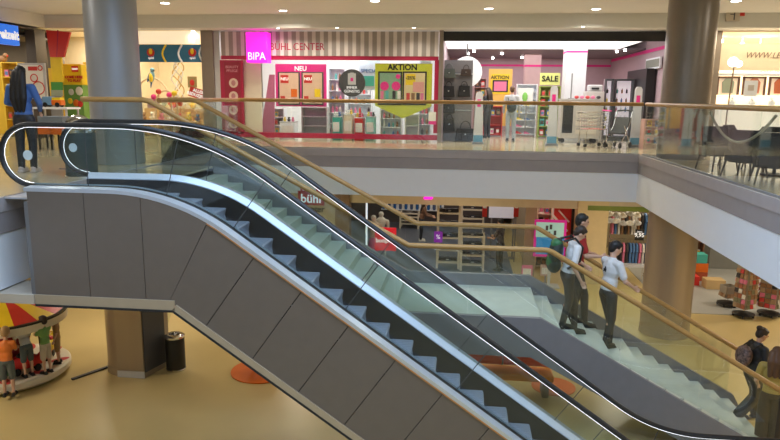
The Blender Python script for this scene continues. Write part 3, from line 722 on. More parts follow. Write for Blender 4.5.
MB().box(-.15, .15, 0, .02, 0, .34).build('sheet', cmat('olive_sheet', (.35, .28, .12)), t); MB().sph((0, -.01, .15), (.08, .02, .1), n=8).build('motif', RED, t)
t = thing('picture_poster', 'pale lilac poster low in the toy shop window beside the large hoop', 'poster', (ax(153, 20.1), 20.1, az(108, 20.1, 153)))
MB().box(-.2, .2, 0, .02, 0, .3).build('sheet', cmat('lilac_sheet', (.55, .38, .42)), t)
DM = ('plush', 'plush_toy', 'small plush toy in the bright toy shop window', 'toy', 'plush toys in the toy shop window')
x0, x1 = ax(141, 20.9), ax(203, 20.9)
t = thing('display_table', 'low tiered display table full of plush toys in the toy shop window', 'table', ((x0+x1)/2, 21.0, U+.002)); w = (x1-x0)/2
MB().box(-w, w, -.5, .1, .0, .45).build('lower_tier', cmat('tan_board', (.6, .4, .2)), t); MB().box(-w, w, .1, .7, .0, .85).build('upper_tier', cmat('tan_board', (.6, .4, .2)), t)
for i in range(7): product(*DM, loc=(x0+.14+i*(x1-x0-.28)/6, 20.75, U+.455), s=random.uniform(.8, 1.1))
for i in range(6): product(*DM, loc=(x0+.18+i*(x1-x0-.36)/5, 21.35, U+.855), s=random.uniform(.9, 1.3), cs=(4, 4, 1, 0, 2))
for i in range(6):
    o = MB().sph((0, 0, 0), .085, n=12).tube([(0, 0, -.08), (0, 0, -.35)], .006, 5).build('hanging_flower', [PINK, RED, WHITE, PINK, YEL, RED][i], smooth=True, loc=(ax(163, 19.8)+.17*i-.3, 19.8, az(97, 19.8, 170)+.2*math.sin(i*2.2)))
    tag(o, 'round bright paper flower hanging in front of the flowered hoop', 'decoration', 'paper flowers in the toy shop window')
area('toyshop_lamp', (-9.6, 20.6, ZB-.06), 3.6, 150, (1, .84, .60), sy=1.8)

# ---- brick toy shop (x 45..90) and left shop
t = thing('red_flag_board', 'red tapering board above the yellow stack at the left shop corner', 'sign', (ax(57, 18.4), 18.4, az(57, 18.4, 57)))
x0, z1 = at(46, 30, 18.4); x1, _ = at(70, 32, 18.4); L = t.location; xb0, zb = at(50, 57, 18.4); xb1 = ax(63.5, 18.4, 56)
MB().prism([(x0-L.x, z1-L.z), (x1-L.x, z1-.06-L.z), (xb1-L.x, 0), (xb0-L.x, 0)], 0, .08, 'y').build('board', RED, t)
MB().prism([((x0+x1)/2-.02-L.x, z1-L.z), ((x0+x1)/2+.02-L.x, z1-L.z), ((xb0+xb1)/2+.01-L.x, 0), ((xb0+xb1)/2-.01-L.x, 0)], -.004, 0, 'y').build('seam', MAG, t)
t = thing('corner_display', 'tall yellow and green corner panel under the red tapering board', 'panel', (ax(57, 18.4, 90), 18.45, U+.002))
L = t.location
for (pa, pb, m, nm) in ((57, 82, YEL, 'yellow_field'), (82, 90, GREEN, 'green_field'), (90, 96, cmat('grey_green', (.3, .36, .28)), 'landscape_picture')):
    loc_panel(t, 51, pa, 62, pb, 18.45, .06, m, nm)
loc_panel(t, 51, 96, 62, 124, 18.45, .06, GREY, 'lower_field')
t = thing('toy_brick_display', 'yellow display column with red logo above a green toy picture', 'display', (ax(74, 18.9), 18.9, U+.002))
L = t.location; xx0, xx1 = ax(63.5, 18.9)-L.x, ax(83.5, 18.9)-L.x
z1 = az(64, 18.9, 74)-U; z2 = az(85, 18.9, 74)-U
MB().box(xx0, xx1, 0, .35, z2, z1).build('yellow_head', YEL, t, bevel=.03)
MB().box(xx0+.02, xx1-.02, .02, .33, 0, z2).build('green_body', cmat('moss_green', (.16, .34, .08)), t)
loc_panel(t, 71.5, 66, 78, 72, 18.89, .01, RED, 'logo'); loc_text(t, 'LEGO', .07, 74.8, 69, 18.88, TEXTW, name='logo_lettering', bold=.003)
loc_text(t, 'COME HERE\nTO PLAY', .105, 74, 79, 18.885, RED, bold=.004)
for i, (px, py, r, m) in enumerate(((71, 92, .09, LGREY), (79, 91, .12, PAPER), (76, 103, .10, ORA), (70, 101, .08, YEL), (80, 104, .09, RED))):
    x, z = at(px, py, 18.9); MB().sph((0, 0, 0), (r, .03, r*1.1), n=10).build('picture_motif', m, t, loc=(x-L.x, .01, z-L.z))
t = thing('yellow_stack', 'narrow yellow carton stack right of the yellow display column', 'display', (ax(86, 19.3), 19.3, U+.002))
L = t.location
loc_panel(t, 84, 62, 92, 92, 19.3, .25, YEL, 'upper_carton'); x0_, x1_, z0_, z1_ = RX(84, 62, 91, 92.3, 19.3); MB().box(x0_-L.x, x1_-L.x, 0, .25, 0, z0_-L.z-.01).build('lower_carton', cmat('ochre', (.7, .5, .1)), t)
struct('wall_brick_shop', MB().box(-14.5, -11.21, 21.5, 21.6, U, ZB), CREAM)
# dark portal of the left shop (wall along Y at X=-12.35)
PX = -12.35
struct('wall_portal', MB().box(PX-.3, PX, 18.25, 18.75, U, ZB-.05), cmat('portal_brown', (.06, .045, .04)))
struct('trim_22', MB().box(PX-.3, PX, 9, 18.25, az(29, 18, 20), ZB-.05), cmat('portal_brown', (1, 1, 1)))
struct('wall_left_shop', MB().box(-18, PX-.3, 20.0, 20.1, U, U+2.1), cmat('shop_yellow', (.80, .55, .06)))
struct('wall_left_shop_top', MB().box(-18, PX-.3, 20.0, 20.1, U+2.1, ZB), cmat('shop_grey_brown', (.16, .14, .12)))
struct('ceiling_left_shop', MB().box(-18, PX-.3, 8, 20.0, ZB-.3, ZB-.25), cmat('shop_grey_brown', (.16, .14, .12)))
ys, zs = atX(9, 35, PX+.35)
y0s, _ = atX(-6, 35, PX+.35); y1s, _ = atX(19, 35, PX+.35); _, zt = atX(12, 25, PX+.35); _, zb = atX(12, 45, PX+.35)
t = thing('blue_shop_sign', 'glowing blue sign with white lettering at the left edge, over the toy shop entrance', 'sign', (PX+.2, (y0s+y1s)/2, zb))
hh = zt-zb; hw = (y1s-y0s)/2
MB().box(0, .15, -hw, hw, 0, hh).build('light_box', mat('blue_glow', (.02, .16, .75), .4, emit=.7), t, bevel=.01)
text('Freizeit', hh*.62, (.156, hw*-.05, hh*.48), TEXTW, t, rot=(PI/2, 0, PI/2), bold=.012)
# left shop contents
t = thing('picture_stand', 'white poster stand with a round red sketch behind the woman in blue', 'poster stand', (ax(33, 17.0), 17.0, U+.002))
L = t.location
loc_panel(t, 19, 63, 46, 99, 17.0, .05, LGREY, 'frame'); loc_panel(t, 21.5, 65, 43.5, 98, 16.99, .01, PAPER, 'sheet'); loc_panel(t, 28, 66.5, 37, 70.5, 16.98, .008, RED, 'red_heading')
for px, py, r in ((40, 68, .06), (38.5, 88, .17), (34, 78, .1)):
    x, z = at(px, py, 16.98); MB().tube([(r*math.cos(a*PI/8), 0, r*math.sin(a*PI/8)) for a in range(16)], .014, 6, closed=True).build('red_ring', RED, t, loc=(x-L.x, -.02, z-L.z))
loc_panel(t, 19, 99, 20.5, 132, 17.02, .03, GREY, 'post'); loc_panel(t, 44, 99, 45.5, 132, 17.02, .03, GREY, 'post')
TP = ('carton', 'toy_box', 'small toy box on the yellow shelves of the left shop', 'toy box', 'toy boxes in the left shop')
shelf('shelf_unit', 'shelf unit with toy boxes against the yellow wall at the left edge', 0, 17, 62, 18.8, n=5, frame=cmat('shop_yellow', (1, 1, 1)), pr=TP, step=.2)
t = thing('hanging_plush', 'dark plush figure on top of the shelf unit at the left edge', 'toy', (ax(5, 18.9), 18.95, az(62, 18.8, 8)+.003)); MB().sph((0, 0, .09), (.15, .12, .1)).sph((.12, 0, .19), .08).build('body', PCOL[7], t); MB().sph((.19, -.02, .18), .03).build('nose', RED, t)
t = thing('toy_car', 'red and yellow toy truck on the low table right of the woman in blue', 'toy', (ax(52.5, 15.6), 15.6, U+.97))
MB().box(-.22, .02, -.1, .1, .05, .26).build('cab', cmat('toy_blue', (.15, .3, .5)), t, bevel=.02); MB().box(.02, .28, -.1, .1, .05, .18).build('bed', ORA, t, bevel=.02)
MB().box(.04, .26, -.09, .09, .18, .24).build('load', YEL, t)
for x in (-.14, .18):
    for y in (-.11, .09): MB().cyl((0, 0, 0), .06, .03, 14).build('wheel', BLACK, t, loc=(x, y+.03, .06)).rotation_euler = (PI/2, 0, 0)
t = thing('low_table', 'low white table carrying the toy truck beside the woman in blue', 'table', (ax(52, 15.6), 15.7, U+.002))
MB().box(-.5, .5, -.3, .3, .92, .965).build('tabletop', WHITE, t)
for x in (-.45, .45):
    for y in (-.25, .25): MB().box(x-.02, x+.02, y-.02, y+.02, 0, .92).build('leg', LGREY, t)
for i, px in enumerate((46, 58)):
    o = MB().box(-.17, .17, -.16, .16, .36, .6, ORA).box(-.16, .16, -.15, .15, .6, .78, cmat('slate', (.16, .2, .25))).box(-.17, -.13, -.16, -.12, 0, .36, BLACK).box(.13, .17, -.16, -.12, 0, .36, BLACK).box(-.17, -.13, .12, .16, 0, .36, BLACK).box(.13, .17, .12, .16, 0, .36, BLACK).build('toy_crate', None, bevel=.01, loc=(ax(px, 14.6), 14.6, U+.002))
    tag(o, ('orange and slate toy crate under the toy truck, next to the woman in blue', 'orange and slate toy crate under the toy truck, farther from the woman')[i], 'crate')
for i in range(3):
    y, z = atX((12, 20, 30)[i], (46, 52, 48)[i], -13.6) if False else (16.5+i*.9, ZB-.42)
    tag(MB().cyl((-13.3-.5*i, y, ZB-.36), .07, .05, 14).build('track_spot', LAMP), ('bright spot lamp deep in the left shop, nearest the entrance', 'bright spot lamp in the left shop, middle of three', 'bright spot lamp in the left shop, farthest from the entrance')[i], 'ceiling lamp')
area('brickshop_lamp', (-11.9, 20.5, ZB-.06), 1.0, 60, (1, .86, .62))
area('leftshop_lamp', (-14.5, 16.5, ZB-.4), 3, 130, (1, .88, .68), sy=5)

# ---- handbag shop
def handbag(px, py, w, h, Y, m, lab):
    x, z = at(px, py, Y); t = thing('handbag', lab, 'handbag', (x, Y, z))
    MB().prism([(-w*.5, 0), (w*.5, 0), (w*.42, h), (-w*.42, h)], -.07, .07, 'y').build('body', m, t, bevel=.02)
    MB().tube([(w*.25*math.cos(PI*k/10), 0, h*.97+w*.38*math.sin(PI*k/10)) for k in range(11)], .012, 6).build('handle', m, t, smooth=True)
    MB().box(-w*.42, w*.42, -.078, -.068, h*.55, h).build('flap', m, t); MB().box(-.02, .02, -.085, -.077, h*.5, h*.6).build('clasp', CHROME, t)
t = thing('mirror_pillar', 'grey mirrored display pillar hung with dark handbags at the shop entrance', 'display', (ax(458, 20.1), 20.1, U+.002))
L = t.location; MB().box(ax(443, 20.1)-L.x, ax(472, 20.1)-L.x, .12, .3, 0, az(60, 20.1, 458)-U).build('panel', cmat('smoked_panel', (.20, .19, .20)), t)
MB().box(ax(443, 20.1)-L.x, ax(472, 20.1)-L.x, .08, .12, az(74, 20.1)-U, az(73, 20.1)-U).build('shelf_rail', CHROME, t); MB().box(ax(443, 20.1)-L.x, ax(472, 20.1)-L.x, .08, .12, az(110, 20.1)-U, az(109, 20.1)-U).build('shelf_rail', CHROME, t)
BB = [cmat('bag_black', (.015, .015, .017)), cmat('bag_greygreen', (.10, .12, .11)), cmat('bag_brown', (.06, .04, .035))]
for a in ((449, 78, .40, .30, BB[1], 'grey-green handbag at the top left of the mirrored pillar'), (466, 76, .34, .22, BB[2], 'dark brown small handbag at the top right of the mirrored pillar'),
          (448.5, 97, .38, .36, BB[0], 'square black handbag in the second row of the mirrored pillar, left'), (464, 97, .38, .36, BB[0], 'square black handbag in the second row of the mirrored pillar, right'),
          (448.5, 113, .40, .30, BB[0], 'black handbag in the third row of the mirrored pillar'), (449, 131, .36, .42, BB[0], 'tall black handbag low on the mirrored pillar, left'),
          (465, 141, .62, .42, BB[0], 'wide black shoulder bag at the bottom right of the mirrored pillar')):
    handbag(a[0], a[1], a[2], a[3]*.9, 20.11, a[4], a[5])
t = thing('curved_sign', 'white curved disc sign above the handbag pillar', 'sign', (ax(466, 20.5), 20.5, az(72, 20.5, 466)))
MB().lathe([(.46, 0), (.46, .05)], (0, 0, 0), 36).build('disc', mat('white_glow', (.9, .9, .92), .5, emit=.35), t).rotation_euler = (PI/2, 0, 0)
MB().box(-.02, .02, .02, .04, .45, ZBAG-t.location.z).build('hanger', DGREY, t)
def gate(px, pytop, lab, Y=19.0):
    x, z = at(px, pytop, Y); t = thing('security_gate', lab, 'security gate', (x, Y, U+.002)); h = z-U
    MB().prism([(-.14, .06), (.14, .06), (.10, h*.96), (.06, h), (-.06, h), (-.10, h*.96)], -.02, .02, 'y').build('panel', cmat('gate_white', (.62, .63, .68)), t, bevel=.01)
    MB().box(-.17, .17, -.12, .12, 0, .06).build('base', GREY, t); MB().box(-.13, .13, -.026, -.02, .07, .26).build('blue_foot', cmat('gate_blue', (.12, .32, .48)), t)
    MB().box(-.05, .05, -.026, -.02, h*.72, h*.86).build('logo', PINK, t)
gate(479.5, 92, 'white antitheft gate beside the handbag pillar'); gate(554.5, 86, 'white antitheft gate between the sale tower and the drawer counter'); gate(639, 87, 'white antitheft gate right of the pushchair'); 
t = thing('poster_column', 'yellow promotion column with black heading deep in the handbag shop', 'poster case', (ax(500, 24), 24, U+.002))
L = t.location; loc_panel(t, 488.5, 69, 512, 104, 24, .1, cmat('amber_board', (.85, .52, .12)), 'board'); loc_panel(t, 491, 74, 509.5, 94, 23.98, .02, YEL, 'yellow_field'); loc_text(t, 'AKTION', .17, 500, 77.5, 23.97, BLACK, bold=.003)
loc_panel(t, 492.5, 80, 508, 92, 23.965, .01, DARK, 'poster_frame'); loc_panel(t, 494, 81.5, 506.5, 91, 23.955, .01, PCOL[2], 'poster'); loc_panel(t, 489, 104, 511.5, 126, 24.02, .06, cmat('amber_board', (1, 1, 1)), 'foot')
mb = MB(); x0, x1, _, _ = RX(524, 55, 540, 120, 25.2); mb.box(x0, x1, 25.2, 25.8, U, ZBAG, cmat('rose_pillar', (.62, .45, .46))); mb.box(x0-.01, x1+.01, 25.19, 25.81, az(66, 25.2), az(64, 25.2), PINK); struct('column_shop_rose', mb)
mb = MB(); x0, x1, _, _ = RX(565, 47, 585.5, 120, 21.6); mb.box(x0, x1, 21.6, 22.3, U, ZBAG+.005, cmat('white_pillar', (.68, .70, .74))); mb.box(x0-.01, x1+.01, 21.59, 22.31, az(52.5, 21.6, 575), az(50.8, 21.6, 575), PINK); struct('column_shop_white', mb)
CP = ('carton', 'carton', 'small colourful carton on the shelves of the handbag shop', 'carton', 'cartons on the handbag shop shelves')
shelf('shelf_unit', 'shelf of colourful goods left of the yellow promotion column', 474, 487, 78, 25.5, n=6, frame=cmat('rose_board', (.6, .4, .4)), pr=CP, step=.2)
shelf('shelf_unit', 'low shelf of red and yellow goods in front of the yellow promotion column', 484, 503, 106, 23.0, n=3, frame=RED, pr=CP, step=.2)
shelf('shelf_unit', 'white shelf of shoes behind the shopper with the backpack', 517, 538, 84, 23.4, n=7, pr=('shoe', 'shoe', 'small shoe on the white shelf behind the shopper with the backpack', 'shoe', 'shoes in the handbag shop'), step=.28)
t = shelf('shelf_unit', 'green product tower under the yellow-green sale poster', 540, 561, 86, 22.4, n=5, frame=cmat('olive_green', (.32, .42, .08)), pr=CP, step=.22)
t = thing('sale_poster', 'yellow-green sale poster with black letters on top of the green product tower', 'poster', (ax(550, 22.4), 22.38, az(85.5, 22.4, 550)))
L = t.location; loc_panel(t, 540, 73, 560, 85, 22.38, .03, cmat('sale_yellow', (.66, .70, .22)), 'sheet'); loc_text(t, 'SALE', .25, 550, 79, 22.37, BLACK, bold=.006)
t = thing('green_poster', 'white framed poster with a green figure behind the shopper', 'poster', (ax(526, 22.2), 22.2, U+.002))
loc_panel(t, 518, 88, 533, 104, 22.2, .03, cmat('pale_frame', (.7, .72, .7)), 'frame'); x, z = at(525, 97, 22.18); L = t.location; MB().sph((x-L.x, -.01, z-L.z), (.09, .02, .16), n=10).build('motif', cmat('leaf_green', (.2, .5, .1)), t); loc_panel(t, 525, 104, 526.5, 128, 22.21, .03, GREY, 'stand')
# counter with drawers
x0, x1 = ax(561, 20.3, 110), ax(600, 20.3, 110); zt = az(100, 20.3, 580)-U
t = thing('drawer_counter', 'white rolling counter with open drawers in the shop entrance', 'counter', ((x0+x1)/2, 20.3, U+.002)); w = (x1-x0)/2
MB().box(-w, w, .0, .6, .14, zt).build('body', cmat('counter_white', (.55, .52, .50)), t, bevel=.01); MB().box(-w-.02, w+.02, -.02, .62, zt, zt+.03).build('top', LGREY, t)
MB().box(-w+.06, -w+.36, -.012, .0, .3, zt-.08).build('dark_opening', DARK, t)
for k in range(3):
    d = MB().box(-w+.45, w-.08, -.03, .0, .28+k*.24, .48+k*.24).build('drawer', cmat('drawer_cream', (.66, .60, .54)), t); MB().box(-.1, .2, -.05, -.03, .42+k*.24, .44+k*.24).build('handle', CHROME, d)
for x in (-w+.1, w-.1):
    for y in (.08, .52): MB().sph((x, y, .07), .068, n=12).build('caster', BLACK, t)
for k in range(5):
    o = MB().sph((0, 0, .05), (.07, .06, .05), n=10).build('hair_accessory', PCOL[(0, 2, 0, 2, 6)[k]], loc=((x0+x1)/2-.1+k*.16, 20.5, U+zt+.033)); tag(o, 'small red or pink article lying on the white rolling counter', 'article', 'articles on the rolling counter')
o = MB().tube([(0, 0, 0), (0, 0, .75)], .02, 8).cyl((0, 0, 0), .09, .02).build('display_pole', GREY, loc=(ax(571, 20.5), 20.55, U+zt+.034)); tag(o, 'thin dark pole standing on the rolling counter', 'pole')
t = thing('till_machine', 'white cabinet with a printer on top right of the rolling counter', 'cabinet', (ax(596, 20.9), 21.05, U+.002)); h = az(85, 21.2, 596)-U
MB().box(-.27, .27, 0, .5, 0, h-.2).build('body', cmat('counter_white', (1, 1, 1)), t, bevel=.02); MB().box(-.2, .22, .05, .4, h-.2, h).build('printer', LGREY, t, bevel=.03); MB().box(-.12, .1, .0, .05, h-.14, h-.08).build('screen', DARK, t)
for i, (px0, px1) in enumerate(((605, 613), (615, 633))):
    x0, x1 = ax(px0, 22.6), ax(px1, 22.6); h = az(79, 22.6, 620)-U
    t = thing('glass_cabinet', ('narrow lit glass cabinet left of the wide one', 'wide lit glass cabinet full of small goods against the pink wall')[i], 'cabinet', ((x0+x1)/2, 22.6, U+.002)); w = (x1-x0)/2
    MB().box(-w, w, .3, .34, 0, h).build('back_panel', mat('cabinet_glow', (.95, .80, .88), .5, emit=.5), t); MB().box(-w, w, 0, .3, h-.06, h).box(-w, w, 0, .3, 0, .12).box(-w, -w+.03, 0, .3, .12, h-.06).box(w-.03, w, 0, .3, .12, h-.06).build('frame', DGREY, t)
    for k in range(5): MB().box(-w+.03, w-.03, .02, .3, .3+k*.3, .31+k*.3).build('glass_shelf', G_SHOP, t)
    for k in range(5):
        xx = -w+.09
        while xx < w-.05: product('bottle', 'perfume_bottle', 'small bottle in the lit glass cabinets of the handbag shop', 'bottle', 'bottles in the lit glass cabinets', ((x0+x1)/2+xx, 22.75, U+.313+k*.3), s=.8); xx += .15
    MB().box(-w+.03, w-.03, 0, .006, .12, h-.06).build('glass_door', G_SHOP, t)
# dark wardrobe niche and framed picture on the side wall
y0, _ = atX(636, 90, 5.9); y1, _ = atX(656, 90, 5.9)
ya, _ = atX(634, 90, 5.86); yb, _ = atX(654, 90, 5.86); zt = atX(645, 70, 5.86)[1]
tag(MB().box(5.6, 5.88, min(ya, yb), max(ya, yb), U+.002, zt).build('dark_cupboard', BLACK, bevel=.01), 'tall black cupboard on the pink side wall under the framed picture', 'cupboard')
ya, za = atX(647, 63, 5.86); yb, _ = atX(661, 63, 5.86); zt = atX(654, 58, 5.86)[1]; zb = atX(654, 69, 5.86)[1]
t = thing('framed_picture', 'white framed grey picture on the pink side wall left of the right column', 'picture', (5.84, (ya+yb)/2, zb)); w = abs(ya-yb)/2
MB().box(-.02, .04, -w, w, 0, zt-zb).build('frame', WHITE, t); MB().box(-.03, -.02, -w+.06, w-.06, .05, zt-zb-.05).build('picture', cmat('grey_picture', (.22, .24, .2)), t)
area('bagshop_lamp', (2.3, 25.3, ZBAG-.03), 5.0, 120, (1, .86, .84), sy=4.5)
area('bagshop_front_lamp', (2.2, 21.2, ZBAG-.01), 5.2, 110, (1, .97, .96), sy=3)
for i, (px, py) in enumerate(((468, 54), (474, 51.5), (502, 54), (522, 58), (617, 52), (625, 50.5), (492, 59.5))):
    x, y = fl(px, py, ZBAG-.05)
    if y > 27.6: y = 27.2
    tag(MB().cyl((x, y, ZBAG-.07), .045, .065, 10).build('track_spot', LAMP), 'small bright ceiling spot inside the handbag shop', 'ceiling lamp', 'ceiling spots inside the handbag shop')

# pushchair and cart in the shop entrance
def pushchair(px, py, lab, Y, s=1, rz=0, m=DGREY):
    x, y = fl(px, py, U); t = thing('pushchair', lab, 'pushchair', (x, y, U+.002), rz)
    for a, b in (((-.25, -.22), (.25, .35)), ((-.25, .22), (.25, .35))): pass
    for sy in (-.22, .22):
        MB().tube([(-.30, sy, .08), (.18, sy, .62), (.32, sy, 1.0)], .014, 8).build('side_tube', CHROME, t, smooth=True)
        MB().tube([(.30, sy, .08), (-.12, sy, .60)], .014, 8).build('side_tube', CHROME, t)
        for sx in (-.30, .30):
            MB().lathe([(.075, -.015), (.085, 0), (.075, .015)], (0, 0, 0), 18).build('wheel', BLACK, t, loc=(sx, sy, .085), smooth=True).rotation_euler = (PI/2, 0, 0)
    MB().tube([(.32, -.22, 1.0), (.34, 0, 1.02), (.32, .22, 1.0)], .02, 8).build('push_bar', PINK if m is LGREY else BLACK, t)
    MB().prism([(-.2, .38), (.1, .36), (.26, .82), (.22, .84), (.06, .42), (-.2, .44)], -.2, .2, 'y').build('seat', m, t, bevel=.015)
    MB().prism([(-.2, .2), (.2, .2), (.24, .32), (-.22, .3)], -.19, .19, 'y').build('basket', DGREY, t)
pushchair(617, 148, 'dark pushchair with chrome frame standing at the shop entrance', 0, rz=.9, m=DGREY)
# shopping cart
x, y = fl(592, 147, U); t = thing('shopping_cart', 'wire shopping cart with pink handle left of the pushchair', 'cart', (x, y, U+.002), .25)
mb = MB()
for k in range(9): mb.tube([(-.3+.075*k, -.24, .5), (-.34+.085*k, -.27, .95)], .005, 5); mb.tube([(-.3+.075*k, .24, .5), (-.34+.085*k, .27, .95)], .005, 5)
for k in range(6):
    a = k/5; mb.tube([(-.3-.04*a, -.24-.03*a, .5+.45*a), (.3+.04*a, -.24-.03*a, .5+.45*a), (.3+.04*a, .24+.03*a, .5+.45*a), (-.3-.04*a, .24+.03*a, .5+.45*a)], .006, 5, closed=True)
mb.build('wire_basket', CHROME, t)
for sx in (-.28, .28):
    for sy in (-.22, .22): MB().tube([(sx, sy, .5), (sx*1.1, sy, .1)], .012, 6).build('leg', CHROME, t); MB().lathe([(.04, -.015), (.055, 0), (.04, .015)], (0, 0, 0), 14).build('caster', BLACK, t, loc=(sx*1.1, sy, .056)).rotation_euler = (PI/2, 0, 0)
MB().tube([(.36, -.27, 1.0), (.36, .27, 1.0)], .02, 8).build('handle', PINK, t); MB().box(-.3, .28, -.24, .24, .49, .5).build('red_box', PCOL[0], t)

# ---- jewellery boutique, right of the column
BX0, BQ1 = ax(716, Y0), 18
struct('wall_boutique_band', MB().box(BX0, BQ1, Y0+.2, Y0+.25, az(70, Y0, 740), az(43, Y0, 740)), cmat('warm_cream', (.80, .66, .46)))
t = thing('boutique_sign', 'thin dark slanted web address lettering over the bright boutique', 'shop sign', (ax(741, Y0+.15), Y0+.192, az(55, Y0, 745)))
text('WWW.LECLERE.AT', .23, (0, 0, 0), cmat('bronze', (.22, .15, .10)), t, align='LEFT', shear=.3, sx=.92, bold=-.001)
for i in range(9):
    w_ = .62; x0 = BX0+.08+i*(w_+.08)
    t = thing('window_case', 'dark framed display case in the boutique front, number of a row showing clothes', 'display case', (x0+w_/2, Y0+.35, az(95, Y0+.3, 745)), 0, 'framed display cases of the boutique')
    t['label'] = 'dark wood framed display case with a single garment in the boutique front'
    hh = az(76.5, Y0+.3, 745)-az(95, Y0+.3, 745)
    MB().box(-w_/2, w_/2, -.03, .0, 0, hh).build('backing', mat('case_glow', (.9, .72, .55), .5, emit=.25), t); MB().box(-w_/2, -w_/2+.05, -.08, -.03, 0, hh).box(w_/2-.05, w_/2, -.08, -.03, 0, hh).box(-w_/2, w_/2, -.08, -.03, hh-.05, hh).build('frame', cmat('dark_wood', (.12, .06, .04)), t)
    MB().prism([(-.14, .05), (.14, .05), (.16, .35), (.07, .46), (-.07, .46), (-.16, .35)], -.07, -.03, 'y').build('garment', [cmat('rust', (.45, .12, .05)), cmat('sage', (.3, .34, .25)), cmat('brick', (.5, .18, .10))][(i+1) % 3], t)
o = MB().box(BX0, BQ1, Y0+.28, Y0+.42, az(76, Y0+.3, 745), az(73.5, Y0+.3, 745)).build('cornice', WHITE); tag(o, 'white cornice strip above the display cases of the boutique', 'cornice')
o = MB().box(BX0, BQ1, Y0+.25, Y0+.3, az(67, Y0+.3, 745), az(65.5, Y0+.3, 745)).build('metal_rail', cmat('bronze', (1, 1, 1))); tag(o, 'thin bronze rail under the web address lettering', 'rail')
text('SCHMUCK', .16, (ax(772, Y0+.2), Y0+.27, az(70, Y0+.3, 772)), cmat('bronze', (1, 1, 1)), name='small_sign'); tag(bpy.data.objects['small_sign'], 'small bronze lettering above the boutique display cases', 'lettering')
x0 = BX0+.02; zc = az(97, 19.2, 745)-U
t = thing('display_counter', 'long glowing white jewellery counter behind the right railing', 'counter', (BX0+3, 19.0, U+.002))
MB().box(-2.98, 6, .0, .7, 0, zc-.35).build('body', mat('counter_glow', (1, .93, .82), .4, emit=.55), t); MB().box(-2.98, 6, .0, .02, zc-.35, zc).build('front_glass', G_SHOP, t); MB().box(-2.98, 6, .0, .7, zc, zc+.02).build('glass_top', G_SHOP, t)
for i in range(12):
    x = BX0+.35+i*.52
    o = MB().lathe([(.06, 0), (.02, .03), (.02, .08), (.10, .15), (.09, .22), (.03, .26), (.025, .32), (0, .325)], (0, 0, 0), 16, sy=.6).build('necklace_bust', WHITE, smooth=True, loc=(x, 19.3, U+zc-.345)); tag(o, 'white necklace bust on the glowing jewellery counter', 'display bust', 'necklace busts on the boutique counter')
x, z = at(728, 103, 18.6); zt = az(62, 18.6, 731)
t = thing('table_lamp', 'slim lamp with round glowing globe beside the boutique front', 'lamp', (x, 18.6, U+.002))
MB().cyl((0, 0, 0), .16, .03).build('base', DGREY, t); MB().tube([(0, 0, .03), (0, 0, 1.0), (.06, 0, zt-U-.05)], .018, 8).build('stem', cmat('bronze', (1, 1, 1)), t); MB().sph((.02, 0, zt-U), .13).build('globe', mat('globe_glow', (1, .93, .8), .4, emit=4), t, smooth=True); MB().sph((.17, 0, zt-U-.05), .09).build('globe', mat('globe_glow', (1, 1, 1)), t, smooth=True)
o = MB().box(-.17, .17, 0, .02, 0, .42, WHITE).box(-.08, .08, -.004, 0, .15, .3, cmat('pale_print', (.6, .55, .5))).build('sign_card', None, loc=(ax(752, 18.95), 19.1, U+zc+.022)); tag(o, 'white sign card standing on the jewellery counter', 'sign')
for i, px in enumerate((714.5, 720, 742, 760)):
    x, z = at(px, (39, 41, 45, 47)[i], Y0+1.5); 
    o = MB().sph((0, 0, 0), ((.12, .10, .07, .24)[i], (.12, .10, .07, .24)[i], .08), n=12).tube([(0, 0, .05), (0, 0, ZB-z-.03)], .008, 5).build('pendant_light', mat('pendant_glow', (1, .93, .8), .4, emit=5), loc=(x, Y0+1.5, z)); tag(o, ('glowing pendant beside the right column', 'glowing pendant second from the right column', 'small glowing pendant over the web address lettering', 'wide glowing pendant over the web address lettering')[i], 'ceiling lamp')
area('boutique_lamp', (10.5, 21.3, ZB-.05), 8, 560, (1, .85, .64), sy=3.5)
area('boutique_front_lamp', (9.5, 19.0, ZB-.02), 6, 70, (1, .88, .7), sy=.5)

# ================================================================== CAFE CHAIRS on the right walkway
RATTAN = mat('dark_rattan', (.028, .025, .024), .6, bump=.5, scale=60)
def chair(x, y, rz, lab):
    t = thing('cafe_chair', lab, 'chair', (x, y, U+.002), rz, None)
    MB().box(-.25, .25, -.24, .24, .28, .46).build('seat', RATTAN, t, bevel=.02)
    mb = MB(); n = 10        # curved shell back, opening to -y
    V = []; fs = []
    for i in range(n+1):
        a = math.radians(-10+200*i/n); r = .28
        hh = .82 if 2 <= i <= n-2 else .66
        for rr, z in ((r, .26), (r+.04, hh), (r+.015, hh), (r-.025, .26)): V.append((rr*math.cos(a), rr*math.sin(a)*.9, z))
    for i in range(n):
        for j in range(4): fs.append((i*4+j, i*4+(j+1) % 4, i*4+4+(j+1) % 4, i*4+4+j))
    fs += [(0, 1, 2, 3), (n*4, n*4+1, n*4+2, n*4+3)]
    mb.faces(V, fs).build('backrest', RATTAN, t, smooth=True)
    for sx in (-1, 1):
        for sy in (-1, 1): MB().tube([(sx*.2, sy*.19, .41), (sx*.27, sy*.25, .0)], [.022, .014], 8).build('leg', cmat('dark_leg', (.07, .05, .035)), t)
chair(4.82, 13.0, .3, 'dark rattan chair nearest the right column, behind the glass railing')
chair(4.88, 11.9, 2.2, 'dark rattan chair in the middle of the group at the right edge')
chair(5.75, 13.2, -1.2, 'dark rattan chair farthest from the railing, beside the small round table')
chair(4.95, 11.05, 2.9, 'dark rattan chair cut by the right edge of the picture')
chair(5.5, 13.9, 1.0, 'dark rattan chair behind the small round table, next to the bright boutique')
chair(5.75, 11.3, -1.9, 'dark rattan chair in the second row behind the railing, in front of the table')
t = thing('cafe_table', 'small dark round table among the dark rattan chairs', 'table', (5.55, 12.3, U+.002))
